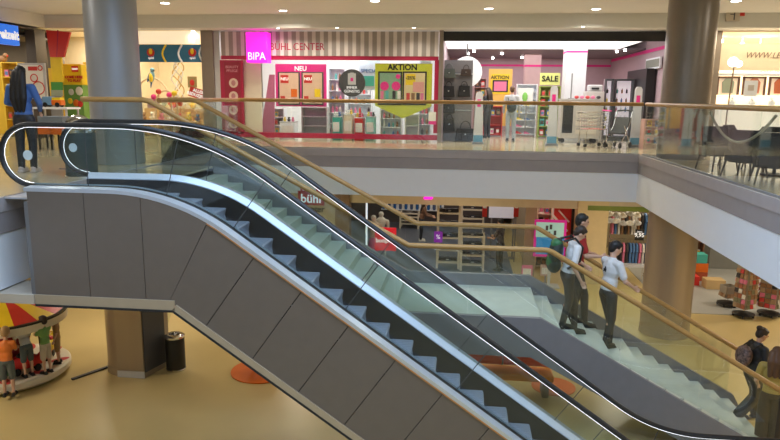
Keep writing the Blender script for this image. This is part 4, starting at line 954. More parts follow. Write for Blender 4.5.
MB().cyl((0, 0, .72), .33, .03, 28).build('tabletop', DGREY, t); MB().tube([(0, 0, .03), (0, 0, .72)], .03, 10).build('column', BLACK, t); MB().cyl((0, 0, 0), .22, .03, 24).build('base', BLACK, t)
# orange brown bag on chair and rope
ya, za = atX(709, 112, XR+.18); yb, zb = atX(775, 112, XR+.18); ym, zm = atX(735, 142, XR+.18)
pts = []
for k in range(17):
    u = k/16*2-1; yy = (ya+yb)/2+(yb-ya)/2*u; pts.append((XR+.2, yy, zm+(za-zm)*(u*u)))
o = MB().tube(pts, .022, 8).build('hanging_rope', cmat('rope_beige', (.42, .40, .30)), smooth=True); tag(o, 'thick pale rope hanging in a loop behind the right glass railing', 'rope')
# stands seen through the glass by the right column
t = thing('book_stand', 'low stand of rose and cream brochures left of the right column base', 'stand', (5.35, 18.3, U+.002))
MB().box(-.55, .55, -.15, .25, 0, .8).build('body', cmat('rose_stand', (.48, .30, .25)), t)
for k in range(3): MB().box(-.5, .5, -.2, -.15, .15+.22*k, .17+.22*k).build('ledge', cmat('cream_ledge', (.6, .5, .4)), t)
for k in range(3):
    for j in range(5): product('card', 'brochure', 'small brochure on the rose stand left of the right column base', 'brochure', 'brochures on the rose stand', (4.92+j*.2, 18.12, U+.174+.22*k), s=1.1)
# ================================================================== LOWER LEVEL SHOPS (plane Y = 19.7)
YL = 19.7; CL = U-1.15
def LXX(px, py=230): return at(px, py, YL)[0]
a = LXX(336); b = LXX(350); c1 = LXX(525); c2 = LXX(536.5); d1 = LXX(573); d2 = LXX(607); e2 = LXX(648)
ZL = 2.29
struct('wall_bulkhead_lower', MB().box(b, 20, YL, YL+.2, ZL, CL), BEIGE)
struct('wall_far_lower', MB().box(-18, a, YL, YL+.2, 0, CL), cmat('tan_wall', (.50, .40, .27)))
struct('pillar_wood', MB().box(a, b, YL-.12, YL+.25, 0, CL), mat('walnut_pillar', (.22, .13, .07), .45, var=.2, stretch=(6, 6, .5)))
struct('pillar_beige_middle', MB().box(c1, c2, YL+.05, YL+.5, 0, ZL), cmat('pillar_tan', (.34, .26, .17)))
struct('pillar_beige_right', MB().box(d1+.1, d2, YL-.05, YL+.5, 0, CL-.3), cmat('pillar_cream', (.66, .52, .28)))
struct('trim_30', MB().box(LXX(586), LXX(648), YL-.07, YL-.05, ZL-.02, ZL+.12), cmat('green_strip', (.16, .22, .03)))
struct('wall_lower_back_left', MB().box(-6, 1.9, 28.6, 28.7, 0, CL), cmat('dark_brown_wall', (.09, .07, .07)))
struct('wall_lower_side_left', MB().box(-5.3, -5.2, YL+.25, 28.6, 0, CL), cmat('tan_wall', (1, 1, 1)))
struct('wall_lower_partition', MB().box(c2-.1, c2, YL+.5, 28, 0, CL), cmat('pillar_tan', (1, 1, 1)))
struct('wall_lower_back_middle', MB().box(c2, d2, 23.5, 23.6, 0, CL), cmat('rose_white', (.65, .52, .50)))
struct('wall_lower_back_right', MB().box(d2-.1, 20, 25, 25.1, 0, CL), cmat('shop_dim_wall', (.30, .24, .15)))
struct('wall_lower_partition_right', MB().box(d2-.1, d2, YL+.5, 25, 0, CL), cmat('shop_dim_wall', (1, 1, 1)))
# logo sticker on the far glass of the stairs
YG = YB+.045
t = thing('logo_sticker', 'red sticker with a spiky top and white and black lettering on the far stair glass', 'sticker', (at(311, 200, YG)[0], YG, at(311, 200, YG)[1]))
mb = MB(); mb.box(-.25, .25, 0, .004, -.10, .17)
for k in range(6): mb.box(-.2+.075*k, -.16+.075*k, 0, .004, .165, .23+.035*math.sin(k*1.4+.4))
mb.build('red_shape', RED, t)
text('bühl', .23, (0, -.008, .02), TEXTW, t, bold=.004, ext=.002); text('center', .16, (.05, -.008, -.17), BLACK, t, bold=.004, ext=.002)
# ---- left shop: glass front, mannequins, racks
t = thing('shopfront_glazing', 'glass shop front with a thin white upright left of the mannequins', 'shopfront', (LXX(366), YL+.1, 0.013))
MB().box(-.025, .025, 0, .05, 0, ZL-.01).build('upright', mat('lit_upright', (.8, .85, 1), .4, emit=.8), t); MB().box(-.4, -.03, .02, .03, 0, ZL-.01).build('pane', G_SHOP, t)
def mannequin(px, py, lab, Y, m, m2):
    x = at(px, py, Y)[0]; t = thing('mannequin', lab, 'mannequin', (x, Y, .014))
    MB().cyl((0, 0, 0), .17, .02).build('base', CHROME, t); MB().tube([(0, 0, .02), (0, 0, .8)], .015, 8).build('pole', CHROME, t)
    MB().limb([(0, 0, .85), (0, 0, 1.1), (0, 0, 1.35)], [.13, .11, .17]).limb([(0, -.0, 1.4), (.22, 0, 1.36), (.25, .02, 1.05)], [.07, .06, .04]).limb([(0, 0, 1.4), (-.22, 0, 1.36), (-.26, .02, 1.05)], [.07, .06, .04]).build('dressed_torso', m, t, remesh=.02)
    MB().lathe([(.13, .0), (.2, -.45)], (0, 0, .95), 16).build('skirt', m2, t, smooth=True); MB().limb([(0, 0, 1.45), (0, 0, 1.6)], [.045, .09]).build('head', PAPER, t, smooth=True)
mannequin(381, 240, 'pale dressed mannequin behind the red sign in the lower left shop', 21.6, PAPER, cmat('offwhite', (.7, .66, .58)))
mannequin(373.5, 240, 'pale mannequin with pink skirt at the glass front of the lower left shop', 20.9, cmat('cream_cloth', (.68, .58, .45)), PINK)
t = thing('red_sign_stand', 'bright red sign board with white lettering in front of the mannequins', 'sign', (at(385.5, 240, 20.2)[0], 20.2, .014))
L = t.location; zb = at(385, 251, 20.2)[1]; zt = at(385, 228, 20.2)[1]
MB().box(-.34, .34, 0, .04, zb, zt).build('board', mat('lit_red', (.85, .01, .03), .5, emit=.35), t); text('bonprix', .20, (0, -.006, (zb+zt)/2-.05), TEXTW, t, bold=.006); MB().box(-.02, .02, 0, .03, 0, zb).build('post', LGREY, t); MB().box(-.2, .2, -.12, .15, 0, .02).build('foot', LGREY, t)
def rack(px0, px1, pytop, Y, lab, n, goods=True, seed=0):
    x0, x1 = at(px0, 240, Y)[0], at(px1, 240, Y)[0]; h = min(CL-.1, at((px0+px1)/2, pytop, Y)[1])
    t = thing('display_rack', lab, 'display rack', ((x0+x1)/2, Y, .014)); w = (x1-x0)/2
    for sx in (-w, w):
        for y in (0, .5): MB().box(sx-.035, sx+.035, y-.03, y+.03, 0, h).build('post', cmat('rack_cream', (.66, .58, .46)), t)
    for k in range(n):
        zz = .2+(h-.25)*k/max(1, n-1); MB().box(-w, w, -.02, .52, zz-.02, zz+.02).build('shelf_board', cmat('rack_cream', (1, 1, 1)), t)
        if goods:
            for j in range(3):
                xx = (x0+x1)/2+(j-1)*w*.55
                o = bpy.data.objects.new('dark_bag', bag_mesh(j)); COL.objects.link(o); o.location = (xx, Y+.2, .014+zz+.022); s = random.uniform(.55, .72); o.scale = (s, s, s*min(1, (h-.25)/n/.42)); o.rotation_euler = (0, 0, random.uniform(-.4, .4))
                tag(o, 'small dark leather article on the cream display racks of the lower left shop', 'bag', 'dark leather goods on the cream racks')
_bm = {}
def bag_mesh(j):
    if j not in _bm:
        m = [PCOL[6], cmat('dark_blue_goods', (.03, .035, .06)), PCOL[6]][j]
        o = MB().prism([(-.2, 0), (.2, 0), (.16, .2), (-.16, .22)], -.1, .1, 'y', m).tube([(.12*math.cos(PI*k/8), 0, .18+.1*math.sin(PI*k/8)) for k in range(9)], .012, 6, m).sph((.0, -.09, .1), (.1, .04, .05), n=8, m=LGREY if j == 1 else m).build('b', None)
        _bm[j] = o.data; bpy.data.objects.remove(o)
    return _bm[j]
rack(437.5, 459, 200, 20.8, 'tall cream display rack with dark goods, left of the patterned man', 6)
rack(461.5, 484, 236, 20.6, 'lower cream display table with dark goods right beside the patterned man', 4)
rack(461, 483, 200, 23.4, 'tall cream display rack behind the lower display table', 6)
rack(400, 418, 213, 27.2, 'dark display rack against the back wall left of the bending shopper', 4)
t = thing('blue_white_shelf', 'long blue and white packed top shelf on the back wall of the lower left shop', 'shelf', (at(413, 205, 28.3)[0], 28.3, at(413, 209.5, 28.3)[1]))
MB().box(-1.4, 1.4, -.1, .28, -.03, 0).build('shelf_board', WHITE, t)
for k in range(22):
    o = MB().box(-.05, .05, -.05, .1, 0, random.uniform(.2, .3)).build('jeans_stack', [BLUE, WHITE, cmat('denim', (.08, .12, .25)), PAPER][k % 4], loc=(t.location.x-1.3+k*.124, 28.3, t.location.z+.001))
    tag(o, 'small blue or white folded pack on the long top shelf of the lower left shop', 'pack', 'packs on the long top shelf')
t = thing('purple_sign', 'small purple sign with a white card hanging on the cream display rack', 'sign', (at(438, 243, 20.6)[0], 20.6, at(438, 250, 20.6)[1]))
L = t.location; loc_panel(t, 434, 231.5, 442.5, 242.5, 20.6, .02, mat('violet', (.30, .03, .62), .5, emit=.12), 'board'); loc_panel(t, 434.5, 244, 441, 250, 20.6, .02, PAPER, 'card')
text('%', .2, (0, -.006, az(237, 20.6, 438)-L.z), TEXTW, t)
t = thing('magenta_sign', 'small magenta sign under the tan bulkhead of the lower left shop', 'sign', (at(428.5, 198, YL-.06)[0], YL-.06, at(428.5, 199.5, YL-.06)[1]))
MB().prism([(-.14, 0), (.10, 0), (.14, .05), (.08, .11), (-.1, .11), (-.15, .05)], 0, .05, 'y').build('board', HOT, t)
t = thing('white_board', 'wide pale lit board between two red items behind the patterned man', 'board', (at(502, 212, 22.5)[0], 22.5, .014))
L = t.location; loc_panel(t, 489, 203, 514, 218, 22.5, .04, mat('board_glow', (.72, .72, .80), .5, emit=.25), 'board'); loc_panel(t, 490, 218, 491.5, 262, 22.5, .04, GREY, 'post'); loc_panel(t, 512, 218, 513.5, 262, 22.5, .04, GREY, 'post'); MB().box(-.5, .5, -.1, .15, 0, .03).build('foot', GREY, t)
for i, px in enumerate((484.5, 516)):
    x, z = at(px, 217, 22.0); o = MB().box(-.08, .08, 0, .08, 0, .62, RED).box(-.06, .06, -.005, 0, .3, .45, PAPER).box(-.02, .02, .02, .05, .0-z+.015, 0, GREY).build('red_poster', None, loc=(x, 22.0, z)); tag(o, ('narrow red upright poster left of the pale lit board', 'narrow red upright poster right of the pale lit board')[i], 'poster')
# ---- middle magenta shop
t = thing('screen_stand', 'large upright screen in a pink frame showing pale and blue pictures', 'screen', (at(550, 257, 19.2)[0], 19.2, .004))
L = t.location; loc_panel(t, 534, 220, 566, 257, 19.2, .08, mat('pink_frame_lit', (.75, .02, .36), .5, emit=.15), 'frame', bevel=.01)
loc_panel(t, 536, 222.5, 564, 237.5, 19.19, .01, mat('screen_pale', (.34, .55, .50), .4, emit=.35), 'screen_top'); loc_panel(t, 536, 237.5, 564, 254.5, 19.19, .01, mat('screen_blue', (.03, .18, .40), .4, emit=.5), 'screen_bottom')
for px, py in ((547, 228), (551, 227), (549, 234), (555, 233)):
    x, z = at(px, py, 19.18); MB().box(x-L.x-.035, x-L.x+.035, -.02, -.012, z-L.z-.07, z-L.z+.07).build('figure_picture', DGREY, t)
for px, py in ((553, 247), (545, 250), (558, 243)):
    x, z = at(px, py, 19.18); MB().sph((x-L.x, -.012, z-L.z), (.06, .008, .06), n=10).build('bubble_picture', mat('light_blue_pic', (.2, .5, .8), .4, emit=.4), t)
zb = at(550, 257, 19.2)[1]; MB().box(-.04, .04, 0, .06, .03, zb).build('post', LGREY, t); MB().box(-.3, .3, -.2, .25, 0, .03).build('foot', LGREY, t)
t = thing('red_wall_poster', 'big red wall poster with white diagonal stripes right of the pink framed screen', 'poster', (at(563, 255, 20.3)[0], 20.3, .004))
L = t.location; loc_panel(t, 553, 203, 572.5, 262, 20.3, .05, RED, 'board'); MB().obox((at(563, 215, 20.29)[0]-L.x-.1, -.005, 1.75), (.07, .01, .75), (0, -.75, 0)).build('white_stripe', PAPER, t) ; MB().obox((at(560, 215, 20.29)[0]-L.x+.12, -.005, 1.95), (.05, .01, .5), (0, -.75, 0)).build('white_stripe', PAPER, t)
MB().box(at(572, 215, 20.2)[0]-L.x, at(574.5, 215, 20.2)[0]-L.x, -.1, 0, 0, ZL).build('black_edge', BLACK, t)
shelf('shelf_unit', 'pale shelf of red and white packs left of the pink framed screen, lower level', 538, 553, 203, 21.3, z=0, n=6, frame=CREAM, pr=('carton', 'phone_box', 'small pack on the pale shelf left of the pink framed screen', 'carton', 'packs left of the pink framed screen', (0, 1, 2, 6)), step=.17)
for i, (px, py, m) in enumerate(((527.5, 262, PCOL[2]), (545, 276, cmat('pale_rose', (.6, .42, .36))))):
    x, y = (at(px, py, 19.3)[0], 19.3) if i == 0 else fl(px, py+8, 0); t = thing('leaflet_stand', ('small rose leaflet stand at the foot of the tan pillar', 'small pale leaflet stand beneath the pink framed screen')[i], 'stand', (x, y, .004))
    MB().box(-.16, .16, 0, .03, .25, .6).build('board', m, t); MB().box(-.02, .02, 0, .03, .02, .25).build('post', GREY, t); MB().box(-.12, .12, -.08, .1, 0, .02).build('foot', GREY, t); MB().box(-.12, .12, -.006, 0, .3, .5).build('leaflet', PAPER, t)
# ---- green-framed clothing shop
GP = ('shirt', 'garment', 'garment on the crowded rail of the green-edged clothes shop', 'garment', 'garments in the green-edged clothes shop', (1, 3, 6, 7, 2, 6))
for k, (zz, yy) in enumerate(((1.35, 20.9), (.45, 20.6))):
    x0, x1 = at(609, 240, yy)[0], at(648, 240, yy)[0]
    t = thing('clothes_rail', ('upper clothes rail across the green-edged shop', 'lower clothes rail across the green-edged shop')[k], 'clothes rail', ((x0+x1)/2, yy, .004)); w = (x1-x0)/2
    MB().tube([(-w, 0, 0), (-w, 0, zz+.79), (w, 0, zz+.79), (w, 0, 0)], .018, 8).build('rail_frame', CHROME, t)
    MB().tube([(-w, -.25, .01), (-w, .25, .01)], .02, 8).build('foot', CHROME, t); MB().tube([(w, -.25, .01), (w, .25, .01)], .02, 8).build('foot', CHROME, t)
    for i in range(12): product(*GP[:5], loc=(x0+.06+(x1-x0-.1)*i/11, yy+.0, zz), rz=1.5+random.uniform(-.05, .05), s=.95, cs=GP[5])
for i in range(10):
    px, py = 609+(i % 5)*7, 214+8*(i//5)+random.uniform(-1.5, 1.5); x, z = at(px, py, 20.4)
    o = MB().sph((0, 0, 0), (.14, .12, .05), n=10).sph((0, 0, .04), (.07, .07, .07), n=10).build('sun_hat', [PAPER, LGREY][i % 2], smooth=True, loc=(x, 20.4, z)); o.rotation_euler = (.5, random.uniform(-.3, .3), 0)
    MB().tube([(0, 0, .1), (0, 0, .2)], .004, 4).build('hanger_cord', GREY, o); tag(o, 'pale sun hat hanging at the top of the green-edged clothes shop', 'hat', 'sun hats in the green-edged shop')
t = thing('price_sign', 'black price sign with white figures in the green-edged clothes shop', 'sign', (at(639, 240, 20.2)[0], 20.2, at(639, 241, 20.2)[1]))
L = t.location; loc_panel(t, 635, 229.5, 644, 240.5, 20.2, .02, BLACK, 'board'); text('9,95', .17, (0, -.006, .18), TEXTW, t, bold=.003); text('jeans', .08, (0, -.006, .29), TEXTW, t)
t = thing('shop_table', 'pale table at the front of the green-edged clothes shop', 'table', (at(625, 285, 20.0)[0], 20.1, .004))
MB().box(-.6, .6, -.2, .2, .5, .54).build('tabletop', LGREY, t)
for sx in (-.55, .55):
    for sy in (-.16, .16): MB().tube([(sx, sy, 0), (sx, sy, .5)], .015, 8).build('leg', CHROME, t)
area('lower_left_shop_lamp', (-1.2, 24, CL-.05), 5.5, 120, (1, .88, .74), sy=6)
area('lower_mid_shop_lamp', (3.0, 21.8, CL-.05), 1.8, 50, (1, .86, .8), sy=2)
area('lower_right_shop_lamp', (6, 22, CL-.05), 2.6, 70, (1, .86, .62), sy=3)
area('lower_far_right_lamp', (11, 19.5, CL-.05), 6, 130, (1, .88, .68), sy=5)
# ---- goods right of the column
def crate_pile(px, py, lab, s, m, z=0):
    x, y = fl(px, py, 0); o = MB().box(-.3, .3, -.2, .2, 0, .28).build('goods_box', m, bevel=.02, loc=(x, y, z+.013)); o.scale = (s, s, s); tag(o, lab, 'box'); return x, y
for i, (dx, dy, z, m, lab) in enumerate(((0, 0, 0, cmat('tan_box', (.55, .38, .18)), 'tan carton on the floor right of the right column base'), (-.62, .35, 0, RED, 'red carton on the floor next to the column, lowest of its pile'),
        (-.2, .9, 0, cmat('red_brown', (.40, .08, .03)), 'red-brown carton lowest in the pile of the goods stack'), (-.2, .9, .28, ORA, 'orange carton in the goods pile below the teal box'), (-.25, .9, .56, TEAL, 'teal box on top of the goods pile right of the column'),
        (-.85, 1.1, 0, cmat('wine', (.3, .03, .04)), 'wine red carton low at the left of the goods pile'), (-.85, 1.1, .28, cmat('red_brown', (1, 1, 1)), 'red-brown carton upon the wine red one'))):
    x, y = fl(713, 288, 0); o = MB().box(-.27, .27, -.2, .2, 0, .275).box(-.2, .2, -.204, -.2, .06, .2, ).build('goods_box', m, bevel=.015, loc=(x+dx, y+dy, z+.013)); tag(o, lab, 'box')
t = thing('wood_shelf', 'brown wooden wall shelf with dark and gold goods behind the cartons', 'shelf unit', (fl(707, 284, 0)[0]-.4, fl(707, 284, 0)[1]+1.6, .013))
BRN = cmat('shelf_brown', (.22, .10, .05))
MB().box(-.8, .8, .3, .34, 0, 1.9).build('back_panel', BRN, t)
for s_ in (-.8, .77): MB().box(s_, s_+.03, 0, .3, 0, 1.9).build('side_panel', BRN, t)
for k in range(5):
    MB().box(-.77, .77, 0, .3, .1+k*.42, .13+k*.42).build('shelf_board', BRN, t)
    for j in range(8): product('tub', 'jar', 'small jar on the brown shelf behind the cartons', 'jar', 'jars on the brown shelf', (t.location.x-.66+j*.19, t.location.y+.15, .015+.13+k*.42), s=1.1, cs=(6, 7, 4, 1))
def card_rack(px, py, pytop, lab, rz=0, w=.3, dark=False):
    x, y = fl(px, py, 0); h = at(px, pytop, y)[1]; t = thing('card_rack', lab, 'card rack', (x, y, .013), rz)
    MB().lathe([(.27, .07), (.27, .09), (.05, .12)], (0, 0, 0), 20).build('base', BLACK, t)
    for k in range(5): MB().sph((.24*math.cos(k*1.2566), .24*math.sin(k*1.2566), .036), .035, n=8).build('caster', BLACK, t)
    MB().tube([(0, 0, .1), (0, 0, h)], .02, 8).build('pole', CHROME, t)
    for q in range(4):
        mb = MB(); nz = int((h-.35)/.13)
        mb.box(-w/2, w/2, w/2, w/2+.015, .25, h-.02, cmat('rack_wire', (.35, .30, .24)))
        for r_ in range(nz):
            for cc in range(3):
                xx = -w/2+w*(cc+.5)/3; mb.obox((xx, w/2+.035, .32+r_*.13), (w/3*.86, .012, .105), (.2, 0, 0), random.choice([PCOL[0], PCOL[2], PCOL[7], PCOL[7], PCOL[6], PCOL[1], cmat('rack_tan', (.42, .28, .17)), cmat('rack_tan', (1, 1, 1)), cmat('rack_rust', (.38, .12, .06)), cmat('rack_olive', (.2, .2, .12))]))
        o = mb.build('card_panel', None, t); o.rotation_euler = (0, 0, q*PI/2)
card_rack(743, 317, 262, 'tall postcard rack on black castors, nearest the column among the racks', .5, .34)
card_rack(727, 306, 285, 'low trolley rack left of the tall postcard rack', .2, .3)
card_rack(768, 316, 276, 'postcard rack cut off by the white fascia near the right edge', .9, .4)
card_rack(756, 299, 266, 'postcard rack behind the tall one', 1.3, .36)
card_rack(790, 308, 280, 'postcard rack at the right edge of the picture', .3, .4)
x, y = fl(722, 276, 0)
o = MB().prism([(0, 0), (1.9, 0), (0, 1.15)], 0, 1.2, 'y').build('sloping_ramp', cmat('ramp_grey', (.22, .22, .2)), loc=(x-.1, y+.9, .013)); tag(o, 'grey sloping stair side behind the postcard racks', 'ramp')

# ================================================================== BENCH, BINS, ORANGE SEAT
x, y = fl(500, 393, 0)
bx0, bx1 = at(452, 380, y)[0], at(553, 380, y)[0]
t = thing('play_bench', 'long red and orange bench with a rolled backrest under the stairs', 'bench', ((bx0+bx1)/2, y, .002)); w = (bx1-bx0)/2
LZB = .45
MB().box(-w, w, -.15, .32, LZB-.14, LZB).build('seat', mat('orange_seat', (.95, .32, .02), .4), t, bevel=.04)
MB().tube([(-w, .16, LZB+.22), (-.02, .16, LZB+.22)], .15, 18).build('back_roll', cmat('roll_red', (.85, .05, .03)), t, smooth=True); MB().tube([(.02, .16, LZB+.22), (w-.1, .16, LZB+.22)], .15, 18).build('back_roll', cmat('roll_red', (1, 1, 1)), t, smooth=True)
for sx in (-w+.1, 0, w-.08): MB().tube([(sx, .42, 0), (sx, .42, LZB+.3), (sx, .2, LZB+.33)], .04, 10).build('frame_bar', cmat('bar_brown', (.14, .09, .07)), t)
for sx in (-w+.2, w-.14): MB().box(sx-.06, sx+.06, -.1, .25, 0, LZB-.14).build('leg', cmat('leg_grey_brown', (.2, .15, .12)), t)
x, y = fl(554, 389, 0)
o = MB().lathe([(.0, .0), (.42, .0), (.42, .012), (0, .012)], (0, 0, 0), 32).build('orange_disc', ORA, loc=(x, y+.1, .003)); tag(o, 'flat orange floor disc at the right end of the red and orange bench', 'floor disc')
x, y = fl(262, 371, 0)
t = thing('play_stool', 'orange disc with a short metal post, half hidden under the escalator', 'seat', (x, y, .002))
MB().lathe([(0, 0), (.62, 0), (.62, .02), (0, .02)], (0, 0, 0), 36).build('disc', ORA, t); MB().tube([(-.14, 0, .02), (-.14, 0, .42)], .03, 10).build('post', GREY, t); MB().tube([(.0, .1, .02), (.0, .1, .42)], .03, 10).build('post', GREY, t); MB().lathe([(0, 0), (.3, 0), (.32, .03), (.3, .07), (0, .07)], (0, 0, 0), 28).build('seat', cmat('roll_red', (1, 1, 1)), t, loc=(.05, .05, .42), smooth=True)
def litter_bin(x, y, z, r, h, m, lab, lid):
    t = thing('litter_bin', lab, 'litter bin', (x, y, z))
    MB().lathe([(r*.97, 0), (r, .02), (r, h*.88), (r*.98, h*.88)], (0, 0, 0), 32).build('body', m, t, smooth=True)
    MB().lathe([(r*1.04, .0), (r*1.06, .03), (r*1.0, .04)], (0, 0, 0), 32).build('foot_ring', CHROME, t, smooth=True)
    o = MB().lathe([(r*1.03, h*.88), (r*1.04, h*.93), (r*.8, h*.97), (r*.55, h*.97), (r*.55, h*.9), (0, h*.9)], (0, 0, 0), 32).build('rim', CHROME, t, smooth=True)
    if lid: MB().tube([(r*.8*math.cos(PI*k/12), 0, h*.95+r*.65*math.sin(PI*k/12)) for k in range(13)], .03, 8, flat=(1, 2.2, (0, 1, 0))).build('hood', CHROME, t, smooth=True)
    else: MB().tube([(r*.55*math.cos(PI*k/12), 0, h*.97+r*.2*math.sin(PI*k/12)) for k in range(13)], .012, 6).build('hoop', CHROME, t)
litter_bin(-5.66, 12.0, .003, .19, .78, cmat('bin_black', (.02, .02, .02)), 'black round litter bin with chrome rim beside the left column foot, lower floor', False)
litter_bin(-5.99, 9.75, U+.003, .235, .80, cmat('bin_dark_teal', (.05, .07, .075)), 'dark litter bin with hooded lid behind the escalator top, upper floor', True)

# ================================================================== CAROUSEL
cx, cy = -8.78, 11.3
CA = Vector((cx, cy, 0))
zr = at(30, 322, 11.6)[1]+.12      # canopy rim bottom
rr = abs(at(62, 312, 11.45)[0]-cx); rp = 1.10
t = thing('carousel', 'small children carousel with red and yellow canopy at the lower left', 'carousel', (cx, cy, .003))
n = 16; mb = MB()
for k in range(n):
    a0, a1 = 2*PI*k/n, 2*PI*(k+1)/n; m = (RED, YEL)[k % 2]
    for (ra, za, rb, zb) in ((0, zr+.50, rr*.5, zr+.36), (rr*.5, zr+.36, rr*.99, zr+.17)):
        P = [(ra*math.cos(a0), ra*math.sin(a0), za), (rb*math.cos(a0), rb*math.sin(a0), zb), (rb*math.cos(a1), rb*math.sin(a1), zb), (ra*math.cos(a1), ra*math.sin(a1), za)]
        P += [(p[0], p[1], p[2]-.03) for p in P]
        mb.faces(P, [(0, 1, 2, 3), (7, 6, 5, 4), (0, 4, 5, 1), (1, 5, 6, 2), (2, 6, 7, 3), (3, 7, 4, 0)], m)
mb.build('canopy', None, t)
MB().lathe([(rr*.97, .0), (rr*1.0, .0), (rr*1.0, .15), (rr*.97, .15)], (0, 0, zr), 48).lathe([(0, 0), (rr*.97, 0), (rr*.97, .02), (0, .02)], (0, 0, zr), 48).build('canopy_rim', mat('ivory', (.78, .72, .58), .4), t, smooth=True)
MB().lathe([(rr*.985, .15), (rr*1.01, .15), (rr*1.01, .185), (rr*.985, .185)], (0, 0, zr), 48).build('dark_edge', BLACK, t, smooth=True)
MB().lathe([(.30, .17), (.26, .9), (.30, 1.2), (.22, zr)], (0, 0, 0), 24).build('centre_post', cmat('wine_red', (.42, .03, .06)), t, smooth=True)
MB().lathe([(rp*.86, .0), (rp*.92, .03), (rp, .10), (rp, .20), (rp*.97, .23), (0, .23)], (0, 0, 0), 56).build('platform', mat('ivory', (1, 1, 1)), t, smooth=True)
MB().lathe([(0, 0), (rp*.84, 0), (rp*.84, .04), (0, .04)], (0, 0, 0), 40).build('dark_underside', BLACK, t)
for k in range(9):
    a = k*.7+.35; o = MB().sph((0, 0, 0), (.20, .09, .006), n=12).build('red_pattern', cmat('red_pattern', (.55, .06, .05)), t, loc=(.82*rp*math.cos(a), .82*rp*math.sin(a), .235)); o.rotation_euler = (0, 0, a+.5)
def ride(dx, dy, rz, m1, m2, lab):
    q = MB().limb([(-.3, 0, .26), (.05, 0, .28), (.35, 0, .22)], [.15, .19, .10]).sph((.42, 0, .30), .13).build('ride_vehicle', m1, t, remesh=.025, loc=(dx, dy, .24)); q.rotation_euler = (0, 0, rz); q.scale = (.72, .72, .85); q['label'] = lab
    MB().sph((-.1, 0, .40), (.13, .12, .09)).build('saddle', m2, q, smooth=True); MB().tube([(.16, -.14, .5), (.16, .14, .5)], .015, 6).build('handle_bar', YEL, q)
    for s_ in (-.11, .11): MB().sph((.50, s_*.55, .38), .035, n=8).build('eye', WHITE, q)
    for sx, sy in ((-.25, .13), (-.25, -.13), (.25, .12), (.25, -.12)): MB().lathe([(.05, -.03), (.09, 0), (.05, .03)], (0, 0, 0), 14).build('wheel', BLACK, q, loc=(sx, sy, .09)).rotation_euler = (PI/2, 0, 0)
ride(.62, -.36, .9, cmat('ride_red', (.70, .03, .03)), BLACK, 'glossy red ride vehicle'); ride(.34, -.66, 2.6, GREEN, RED, 'green ride vehicle'); ride(.5, .58, 1.9, YEL, RED, 'yellow ride vehicle')
CAR = t; PLZ = .236
# ================================================================== PEOPLE
def rotY(v, a, piv): # lean forward by a about pivot height
    v = Vector(v); p = Vector(piv); d = v-p; return p+Vector((d.x*math.cos(a)+d.z*math.sin(a), d.y, -d.x*math.sin(a)+d.z*math.cos(a)))
HAIRB = cmat('hair_black', (.012, .010, .010), bump=.4, scale=40); HAIRD = cmat('hair_dark_brown', (.035, .02, .013), bump=.4, scale=40); HAIRM = cmat('hair_brown', (.12, .06, .03), bump=.4, scale=40)
EYE = cmat('eye_dark', (.02, .015, .01)); LIP = cmat('lips', (.38, .13, .11))
TYPE = dict(
 stand=dict(kL=(.01, .10, .50), aL=(-.02, .10, .08), kR=(.01, -.10, .50), aR=(-.02, -.10, .08)),
 walk=dict(kL=(.17, .09, .53), aL=(.20, .09, .09), kR=(.03, -.09, .50), aR=(-.26, -.09, .16)),
 down=dict(kL=(.20, .09, .50), aL=(.20, .09, .07), kR=(.16, -.09, .58), aR=(-.06, -.09, .24)),
)
